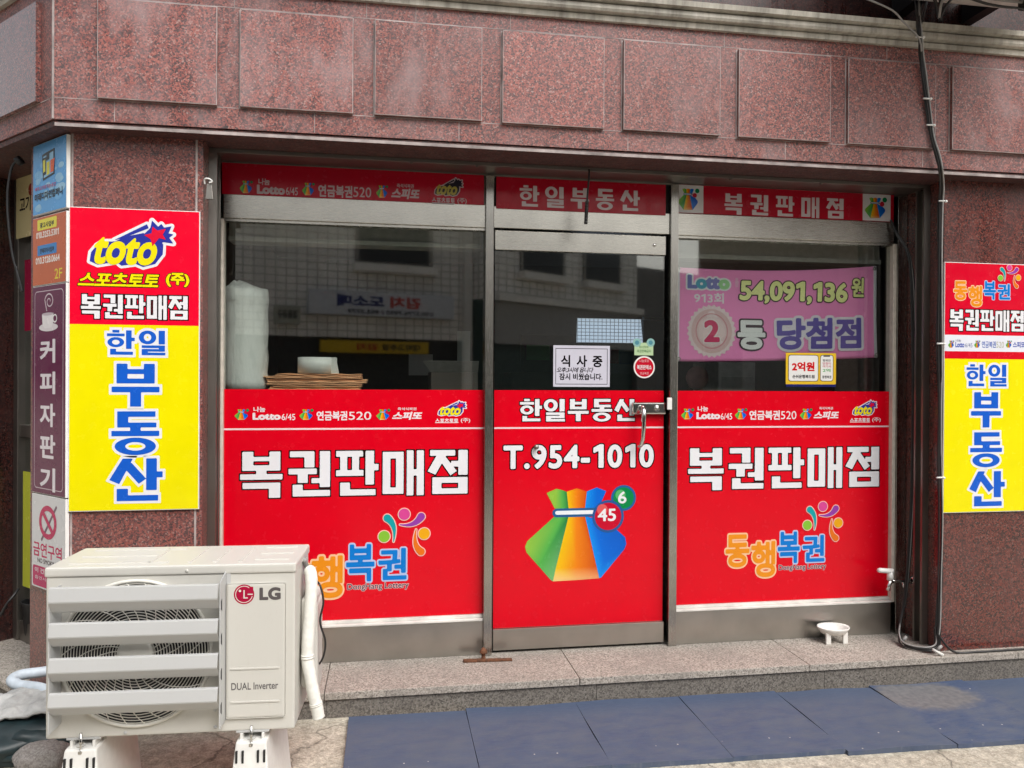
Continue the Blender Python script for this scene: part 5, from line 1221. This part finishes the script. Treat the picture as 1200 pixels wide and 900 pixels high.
# ================================================================== BEHIND THE LEFT WINDOW
def w_uv(x, y, Y): return onY(x, y, Y)
MB2 = MB(); zsh = onY(400, 457, 0.30)[2] - 0.02
props(MB().box(-0.72, 0.44, 0.05, 0.62, 1.245, 1.262).box(-0.70, -0.66, 0.08, 0.58, 0, 1.2445).box(0.38, 0.42, 0.08, 0.58, 0, 1.2445).build('display_shelf', simple('shelf', (0.10, 0.09, 0.08), 0.6)), 'low shelf inside the left window behind the red film', 'shelf')
ZT = 1.2625
q = onY(289, 400, 0.19); wr = (onY(313.5, 400, 0.19)[0] - onY(261, 400, 0.19)[0]) / 2
rl = thing('plastic_roll', 'tall white roll wrapped in clear plastic behind the left window', 'roll', (q[0], 0.19, ZT))
ztop = onY(290, 342, 0.19)[2]
def wrap_mat():
    q = Mat('wrapped white roll'); v = q.coord((6, 6, 2)); f = q.noise(v, 4, 6, 0.6)
    q.set(Base_Color=q.ramp(f, [(0.3, (0.74, 0.75, 0.74)), (0.7, (0.84, 0.84, 0.83))]), Roughness=q.ramp(f, [(0.4, 0.15), (0.6, 0.5)])); q.bump(f, 0.6, 0.01); return q.m
M['wrap'] = wrap_mat()
xr = q[0] - 0.006
MB().tube([(xr, 0.19, ZT)] + [(xr + 0.003 * math.sin(k * 1.9), 0.19, ZT + (ztop - ZT) * k / 12) for k in range(1, 13)], [wr * 1.02 + 0.0015 * math.sin(k * 2.3) for k in range(13)], 40).build('roll', M['wrap'], rl)
b = MB().lathe([(wr * 1.03, -0.05), (wr * 1.035, 0.002), (wr * 0.93, 0.012), (wr * 0.62, 0.026), (wr * 0.38, 0.040), (wr * 0.2, 0.050), (0, 0.053)], (xr, 0.19, ztop), (0, 0, 1), 48)
for v in b.bm.verts:                                             # gathered towards the left, with soft folds
    hgt = max(0.0, v.co.z - ztop); an = math.atan2(v.co.y - 0.19, v.co.x - xr); v.co.x -= hgt * 0.75; v.co.z += 0.004 * math.sin(an * 5) * (hgt > 0.01); k = 1 + 0.015 * math.sin(an * 9 + hgt * 90); v.co.y = 0.19 + (v.co.y - 0.19) * k
b.build('wrapping', M['wrap'], rl)
paperm = simple('orange craft paper', (0.84, 0.45, 0.25), 0.75, var=0.2, scale=8)
for k, (x0, x1, z0, h_) in enumerate(((317, 424, 0.0, 0.022), (315.5, 427, 0.0235, 0.030), (312, 425, 0.055, 0.014), (322, 420, 0.0705, 0.010))):
    a = onY(x0, 448, 0.14)[0]; e = onY(x1, 448, 0.14)[0]
    b = MB(); nl = 2 if h_ < 0.02 else 3
    for L in range(nl):
        za = ZT + z0 + h_ * L / nl + 0.0006; th = h_ / nl - 0.0012; g = bmesh.new(); nx = 24; dx0, dx1 = random.uniform(-0.012, 0.012), random.uniform(-0.014, 0.014); yj = random.uniform(-0.008, 0.008)
        rows = []
        for y_, zz in ((0.132 + yj, 0), (0.132 + yj - 0.003, th * 0.5), (0.133 + yj, th), (0.34, th), (0.34, 0)):
            rows.append([g.verts.new((a + dx0 + (e + dx1 - a - dx0) * i / nx, y_, za + zz + 0.0016 * math.sin(i * 0.9 + L * 2 + k) * (zz > 0) + 0.004 * max(0, i / nx - 0.8) * (zz > 0) * math.sin(k + L))) for i in range(nx + 1)])
        for j in range(5):
            A_, B_ = rows[j], rows[(j + 1) % 5]
            for i in range(nx): g.faces.new((A_[i], A_[i + 1], B_[i + 1], B_[i]))
        g.faces.new([rw_[0] for rw_ in rows][::-1]); g.faces.new([rw_[-1] for rw_ in rows]); bmesh.ops.recalc_face_normals(g, faces=g.faces); b._merge(g)
    r = thing('paper_bag', ['orange paper bag at the bottom of the stack in the left window', 'thick orange paper bag with a printed edge, second from the bottom', 'orange paper bag with a flat edge, third from the bottom', 'crumpled orange paper bag on top under the tape roll'][k], 'paper bag', ((a + e) / 2, 0.24, ZT + z0), 'stack of folded paper bags')
    b.build('bag', paperm, r)
    if k == 1:
        A = Art(Plane((0, 0.1305, 0), (1, 0, 0)), 0.0)
        for i in range(22): A.uvrect(a + 0.03 + i * 0.016, ZT + z0 + 0.010, a + 0.03 + i * 0.016 + 0.004 + 0.008 * random.random(), ZT + z0 + 0.016, 0, (120, 70, 50))
        A.polys.clear()
clear = simple('clear wrapper', (0.30, 0.30, 0.29), 0.15)
e = onY(428, 448, 0.16)
q = onY(372, 437, 0.22); rw = (onY(395, 430, 0.22)[0] - onY(349, 430, 0.22)[0]) / 2; zt = ZT + 0.081
hh = onY(372, 419, 0.22)[2] - zt
b = MB(); b.lathe([(rw * 0.45, 0), (rw, 0), (rw, hh), (rw * 0.45, hh), (rw * 0.45, 0)], (q[0], 0.22, zt), (0, 0, 1), 40)
b.hexa([(q[0] + rw * 0.7, 0.16, zt), (q[0] + rw * 1.15, 0.155, zt), (q[0] + rw * 1.15, 0.158, zt), (q[0] + rw * 0.7, 0.163, zt), (q[0] + rw * 0.7, 0.16, zt + hh), (q[0] + rw * 0.98, 0.155, zt + hh), (q[0] + rw * 0.98, 0.158, zt + hh), (q[0] + rw * 0.7, 0.163, zt + hh)])
props(b.build('tape_roll', M['white_plastic']), 'wide white roll of tape standing on the orange paper bags', 'tape roll')

for nm, lb, px, Y, col in (('wall_poster', 'pale paper sheet pinned up inside the left window above the orange bags', (479, 415, 507, 440), 1.2, (190, 186, 190)), ('wall_poster', 'tall pale poster at the right edge inside the left window', (536, 388, 551, 425), 1.0, (200, 205, 205))):
    p0 = onY(px[0], px[1], Y); p1 = onY(px[2], px[3], Y); r = thing(nm, lb, 'poster', ((p0[0] + p1[0]) / 2, Y, p1[2]), 'posters inside the shop')
    sheet(r, p0[0], p1[0], Y, Y + 0.002, p1[2], p0[2], 'sheet', col)
r, p0, p1 = None, onY(505, 436, 0.7), onY(560, 470, 0.7)
r = thing('carton', 'dull brown cardboard carton with a pale flap inside the left window at its right end', 'box', ((p0[0] + p1[0]) / 2, 0.85, 0.0))
MB().box(p0[0], p1[0], 0.7, 1.0, 0.0, p0[2], 0.004).build('body', simple('cardboard', (0.20, 0.17, 0.15), 0.8, scale=6), r)
MB().hexa([(p0[0] - 0.05, 0.66, p0[2] + 0.06), (p1[0], 0.66, p0[2] + 0.06), (p1[0], 0.70, p0[2] + 0.001), (p0[0], 0.70, p0[2] + 0.001), (p0[0] - 0.05, 0.66, p0[2] + 0.064), (p1[0], 0.66, p0[2] + 0.064), (p1[0], 0.70, p0[2] + 0.005), (p0[0], 0.70, p0[2] + 0.005)]).build('flap', simple('cardboard flap', (0.40, 0.38, 0.36), 0.8), r)
# inside the shop: things seen through the door and the right window
r = thing('ceiling_light', 'glowing ceiling lamp with a white grid seen through the door glass', 'lamp', (2.1, 2.6, 2.1))
lampm = Mat('lamp panel'); lampm.b.inputs['Base Color'].default_value = (0.6, 0.65, 0.75, 1); lampm.b.inputs['Emission Color'].default_value = (0.70, 0.82, 1.0, 1); lampm.b.inputs['Emission Strength'].default_value = 0.7
LP = 2.9
a = [onY(x, y, LP) for x, y in ((678, 374), (753, 372), (754, 401), (675, 403))]
lx0, lx1 = (a[0][0] + a[3][0]) / 2, (a[1][0] + a[2][0]) / 2; lz1 = (a[0][2] + a[1][2]) / 2; lz0 = (a[2][2] + a[3][2]) / 2
MB().hexa([(lx0, LP, lz0), (lx1, LP, lz0), (lx1, LP + 0.03, lz0), (lx0, LP + 0.03, lz0), (lx0 + 0.02, LP + 0.06, lz1), (lx1, LP + 0.06, lz1), (lx1, LP + 0.09, lz1), (lx0 + 0.02, LP + 0.09, lz1)]).build('diffuser', lampm.m, r)
b = MB(); gm = simple('lamp grid', (0.55, 0.58, 0.66), 0.5)
for k in range(17): x = lx0 + (lx1 - lx0) * k / 16; b.box(x - 0.0014, x + 0.0014, LP - 0.002, LP + 0.005, lz0, lz1)
for k in range(8): z = lz0 + (lz1 - lz0) * k / 7; b.box(lx0, lx1, LP - 0.021 + 0.06 * k / 7, LP + 0.04, z - 0.002, z + 0.002)
b.build('grid', gm, r)
b = MB(); b.box(lx1 + 0.01, lx1 + 0.45, LP, LP + 0.05, lz1 - 0.005, lz1 + 0.02); b.build('mount', M['cable_grey'], r)
for nm, lb, px, Y, col in (('wall_poster', 'small green poster on the back wall seen left of the paper notice', (617, 404, 644, 422), 1.6, (70, 150, 80)), ('wall_poster', 'red and dark poster behind the paper notice', (700, 409, 725, 426), 1.65, (120, 40, 50)), ('wall_poster', 'dark blue poster right of the notice behind the door glass', (726, 412, 742, 427), 1.65, (35, 45, 90))):
    p0 = onY(px[0], px[1], Y); p1 = onY(px[2], px[3], Y); r = thing(nm, lb, 'poster', ((p0[0] + p1[0]) / 2, Y, p1[2]), 'posters inside the shop')
    sheet(r, p0[0], p1[0], Y, Y + 0.002, p1[2], p0[2], 'sheet', col)
def box_thing(name, label, cat, px, Y, dep, col, z0=None, rough=0.6):
    p0 = onY(px[0], px[1], Y); p1 = onY(px[2], px[3], Y); zb_ = p1[2] if z0 is None else z0
    r = thing(name, label, cat, ((p0[0] + p1[0]) / 2, Y + dep / 2, zb_)); MB().box(p0[0], p1[0], Y, Y + dep, zb_, p0[2], 0.006).build('body', simple(name, col, rough), r); return r, p0, p1
r, p0, p1 = box_thing('desk', 'dark desk standing inside the shop behind the door', 'desk', (600, 436, 770, 458), 1.7, 0.6, (0.03, 0.028, 0.026), 0.70)
for x in (p0[0] + 0.05, p1[0] - 0.05): MB().box(x - 0.03, x + 0.03, 1.75, 2.25, 0, 0.699).build('leg', simple('desk leg', (0.03, 0.03, 0.03), 0.5), r)
MB().box(p0[0] + 0.1, p0[0] + 0.5, 1.9, 1.94, p0[2] + 0.001, p0[2] + 0.28, 0.006).build('monitor', M['black'], r)
r, p0, p1 = box_thing('cabinet', 'grey white cabinet inside the right window under the banner', 'cabinet', (842, 424, 885, 470), 0.8, 0.4, (0.78, 0.77, 0.78), 0.0)
for z in (0.5, 0.95): MB().box(p0[0] + 0.02, p1[0] - 0.02, 0.79, 0.7995, z, z + 0.4, 0.003).build('door', simple('cabinet door', (0.74, 0.73, 0.74), 0.5), r)
r, p0, p1 = box_thing('cabinet', 'pale panel cabinet at the right edge of the right window', 'cabinet', (1012, 420, 1030, 470), 0.5, 0.3, (0.8, 0.81, 0.82), 0.0)
MB().box(p0[0] + 0.01, p1[0] - 0.01, 0.49, 0.4995, 0.1, 1.2, 0.003).build('door', simple('cabinet door', (0.77, 0.78, 0.79), 0.5), r)
q = onY(817, 443, 0.5); r = thing('desk_fan', 'small pinkish round fan on a stem inside the right window', 'fan', (q[0], 0.5, 0.9))
MB().lathe([(0, 0.03), (0.03, 0.03), (0.06, 0.018), (0.068, 0), (0.06, -0.018), (0, -0.03)], (q[0], 0.5, q[2]), (0, -1, 0), 32).build('head', simple('pink fan', (0.85, 0.42, 0.42), 0.5), r)
MB().tube([(q[0], 0.51, 0.9), (q[0], 0.51, q[2] - 0.06)], 0.012, 10).lathe([(0.08, 0), (0.08, 0.012), (0.03, 0.03)], (q[0], 0.51, 0.9), (0, 0, 1), 24).build('stem', M['black'], r)
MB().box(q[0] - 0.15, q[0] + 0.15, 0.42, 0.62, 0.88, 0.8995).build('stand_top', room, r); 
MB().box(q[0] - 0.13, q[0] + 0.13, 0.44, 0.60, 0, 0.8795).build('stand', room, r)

# ================================================================== ABOVE THE CORNICE
r = thing('overhead_sign_box', 'white underside of a sign box jutting out above the cornice at top right', 'sign box', (2.4, -0.6, 3.12))
a = onY(868, 2, -0.62); MB().box(2.22, 2.98, -1.10, -0.40, 3.115, 3.75, 0.004).build('box', simple('sign box white', (0.70, 0.64, 0.62), 0.5), r)
for x in (2.47, 2.86): MB().box(x, x + 0.06, -0.3995, -0.2, 3.13, 3.24).build('bracket', M['black'], r)
wr_ = thing('overhead_wires', 'thin pale and dark wires sagging along the top of the cornice', 'wires', (2.2, -0.48, 3.07))
for k, (pp, rr_, mt) in enumerate((([(1.1, -0.47, 3.085), (1.6, -0.475, 3.075), (2.0, -0.48, 3.078), cp3(1040, 9, -0.485), cp3(1060, 27, -0.488), cp3(1075, 42, -0.482), cp3(1079, 52, -0.462), cp3(1080, 60, -0.445)], 0.004, 'cable_grey'),
        ([(1.2, -0.46, 3.092), (1.8, -0.48, 3.07), (2.2, -0.485, 3.09), (2.6, -0.52, 3.13), (3.0, -0.5, 3.10)], 0.005, 'cable_grey'),
        ([(2.505, -0.495, 2.99), (2.54, -0.50, 3.06), (2.60, -0.50, 3.10), (2.75, -0.50, 3.075), (2.9, -0.5, 3.07), (3.1, -0.5, 3.09), (3.5, -0.55, 3.2)], 0.006, 'cable'),
        ([(2.50, -0.495, 2.99), (2.52, -0.50, 3.08), (2.62, -0.50, 3.13), (2.8, -0.5, 3.10), (3.0, -0.5, 3.10)], 0.006, 'cable_grey'),
        ([(2.95, -0.5, 3.10), (3.1, -0.5, 3.06), (3.3, -0.49, 3.0), (3.6, -0.5, 2.92)], 0.006, 'white_trim'),
        ([(2.5, -0.49, 3.0), (2.48, -0.48, 3.1), (2.45, -0.4, 3.2)], 0.007, 'cable'), ([(2.51, -0.49, 2.98), (2.515, -0.48, 3.1), (2.5, -0.4, 3.2)], 0.008, 'cable'))):
    b = MB(); b.tube(route(pp), rr_, 8, False); b.build('wire', M[mt], wr_)
b = MB(); b.box(2.93, 3.0, -0.53, -0.47, 3.07, 3.13, 0.01); b.build('junction_box', M['black'], wr_)

# ================================================================== ACROSS THE STREET (seen mirrored in the glass)
def tiles():
    q = Mat('pale wall tile'); v = q.coord(); br = q.n('TexBrick'); br.offset = 0.0
    cx = q.n('CombineXYZ'); sx = q.n('SeparateXYZ'); q.l(v, sx.inputs[0]); q.l(sx.outputs[0], cx.inputs[0]); q.l(sx.outputs[2], cx.inputs[1]); q.l(cx.outputs[0], br.inputs['Vector'])
    br.inputs['Scale'].default_value = 1; br.inputs['Brick Width'].default_value = 0.13; br.inputs['Row Height'].default_value = 0.10; br.inputs['Mortar Size'].default_value = 0.007
    br.inputs['Color1'].default_value = (0.74, 0.72, 0.68, 1); br.inputs['Color2'].default_value = (0.80, 0.78, 0.74, 1); br.inputs['Mortar'].default_value = (0.26, 0.25, 0.23, 1)
    f = q.noise(q.coord((1, 1, 0.3)), 2, 6); q.set(Base_Color=q.mix(q.ramp(f, [(0.45, 0.0), (0.8, 0.5)]), br.outputs[0], (0.3, 0.28, 0.25)), Roughness=0.4); return q.m
tile = tiles(); pale = simple('pale render', (0.72, 0.70, 0.66), 0.8, scale=2); darkw = simple('dark window', (0.015, 0.015, 0.018), 0.15); shut = simple('dark shop front', (0.02, 0.022, 0.022), 0.5)
def facing(name, label, pL, pR, h, mat, low=0.0, lowmat=None):
    """building whose street face runs pL -> pR as seen from the shop"""
    pL, pR = np.array([*pL, 0.0]), np.array([*pR, 0.0]); pl = Plane(pL, pR - pL); wd = np.linalg.norm(pR - pL)
    r = thing(name, label, 'building', pl.P(wd / 2, gz(0, 0)))
    MB().pbox(pl, 0, wd, low, h, -5, 0).build('wall', mat, r)
    if low: MB().pbox(pl, 0, wd, -0.2, low - 0.001, -5, -0.10).build('ground_floor', lowmat, r)
    return r, pl, wd
def win_on(r, pl, u, v, w, h):
    f = MB().pbox(pl, u - w / 2 - 0.05, u + w / 2 + 0.05, v - 0.04, v + h + 0.05, -0.02, 0.03).build('window', M['steel_dark'], r)
    MB().pbox(pl, u - w / 2, u + w / 2, v, v + h, 0.0305, 0.034).build('pane', darkw, f); MB().pbox(pl, u - w / 2 - 0.1, u + w / 2 + 0.1, v - 0.14, v - 0.0405, -0.01, 0.16).build('sill', pale, f)
rB, plB, wB = facing('tiled_house', 'pale tiled house across the street with two upper windows', (4.24, -9.0), (1.5, -7.1), 4.0, tile, 2.5, simple('dark green shop front', (0.03, 0.055, 0.05), 0.5))
MB().pbox(plB, -0.05, wB, 2.46, 2.56, 0.0005, 0.12).build('ledge', pale, rB)
for u in (0.95, 2.35): win_on(rB, plB, u, 2.95, 0.85, 0.8)
MB().pbox(plB, 0.0, wB, 1.85, 2.45, 0.0005, 0.02).build('fascia', simple('grey fascia', (0.30, 0.29, 0.28), 0.7), rB)
rA, plA, wA = facing('tiled_shop_house', 'pale tiled shop house across the street with banners over a dark shop front', (1.49, -7.62), (-8.0, -4.77), 4.0, tile, 1.9, shut)
for u in (1.45, 4.3, 7.0): win_on(rA, plA, u, 2.95, 1.0, 0.8)
MB().pbox(plA, 0.3, 0.42, 0, 3.95, 0.0005, 0.1).build('downpipe', pale, rA)
def mirror_pt(x, y, pl):                                         # mirrored view of a point on a wall across the street
    d = ray(x, y); d = np.array([d[0], -d[1], d[2]]); c_ = np.array([CAM[0], -CAM[1], CAM[2]]); t = np.dot(pl.o - c_, pl.n) / np.dot(d, pl.n); p = c_ + d * t - pl.o
    return np.dot(p, pl.ax), p[2]
def shop_sign(label, px, pl, col, words, out=0.16):
    pf = Plane(pl.P(0, 0, out), pl.ax); ua, va = mirror_pt(px[0], px[1], pf); ub, vb = mirror_pt(px[2], px[3], pf)
    u0, u1, v0, v1 = min(ua, ub), max(ua, ub), min(va, vb), max(va, vb); r = thing('street_sign_board', label, 'sign', pf.P((u0 + u1) / 2, v0), 'sign boards across the street')
    o = MB().pbox(pl, u0, u1, v0, v1, 0.001, out).build('panel', M['ink'], r); at = o.data.color_attributes.new('ink', 'FLOAT_COLOR', 'POINT'); c_ = rgb(col)
    at.data.foreach_set('color', np.array([(*c_, 1)] * len(o.data.vertices), 'f').ravel())
    A = Art(pf, 0.001, 0.001); w_ = u1 - u0; h_ = v1 - v0
    for t, a, b0, a1, b1, c in words: A.word(t, u0 + a * w_, v0 + b0 * h_, u0 + a1 * w_, v0 + b1 * h_, 1, c, 0.05, uv=True)
    if words: A.build('lettering', r)
    return r
shop_sign('white sign board with large red and blue letters across the street', (362, 338, 532, 374), plA, (205, 208, 215), [('김치', .24, .35, .46, .85, (190, 60, 50)), ('도소매', .50, .35, .82, .85, (40, 50, 110)), ('010.2776.7955 / 955.2779', .15, .07, .75, .25, (60, 60, 70))])
shop_sign('yellow sign board lower on the shop house across the street', (376, 398, 502, 415), plA, (205, 170, 50), [('대박고추장', .08, .2, .45, .8, (60, 50, 40)), ('김치', .48, .2, .68, .8, (170, 50, 40))], 0.1)
shop_sign('small pale board by the left end of the shop house across the street', (322, 358, 352, 380), plA, (170, 172, 160), [('철물공구', .1, .3, .9, .8, (70, 70, 70))], 0.12)
rC, plC, wC = facing('low_house', 'low grey house at the far right across the street', (9.5, -12.0), (4.25, -9.01), 3.3, simple('dark grey render', (0.16, 0.155, 0.15), 0.8, scale=3))
win_on(rC, plC, 3.6, 1.2, 1.2, 1.0)
rD, plD, wD = facing('corner_house', 'tall brown brick house further along the street', (16.0, -13.0), (9.6, -11.5), 8.0, simple('brown brick', (0.14, 0.085, 0.06), 0.8, scale=12))
for u in (1.5, 3.5, 5.3): win_on(rD, plD, u, 2.9, 1.0, 1.2)

# ================================================================== tidy
bpy.data.objects.remove(_to); bpy.data.curves.remove(_tc)
for o in bpy.data.objects:
    if '_w' in o: del o['_w']
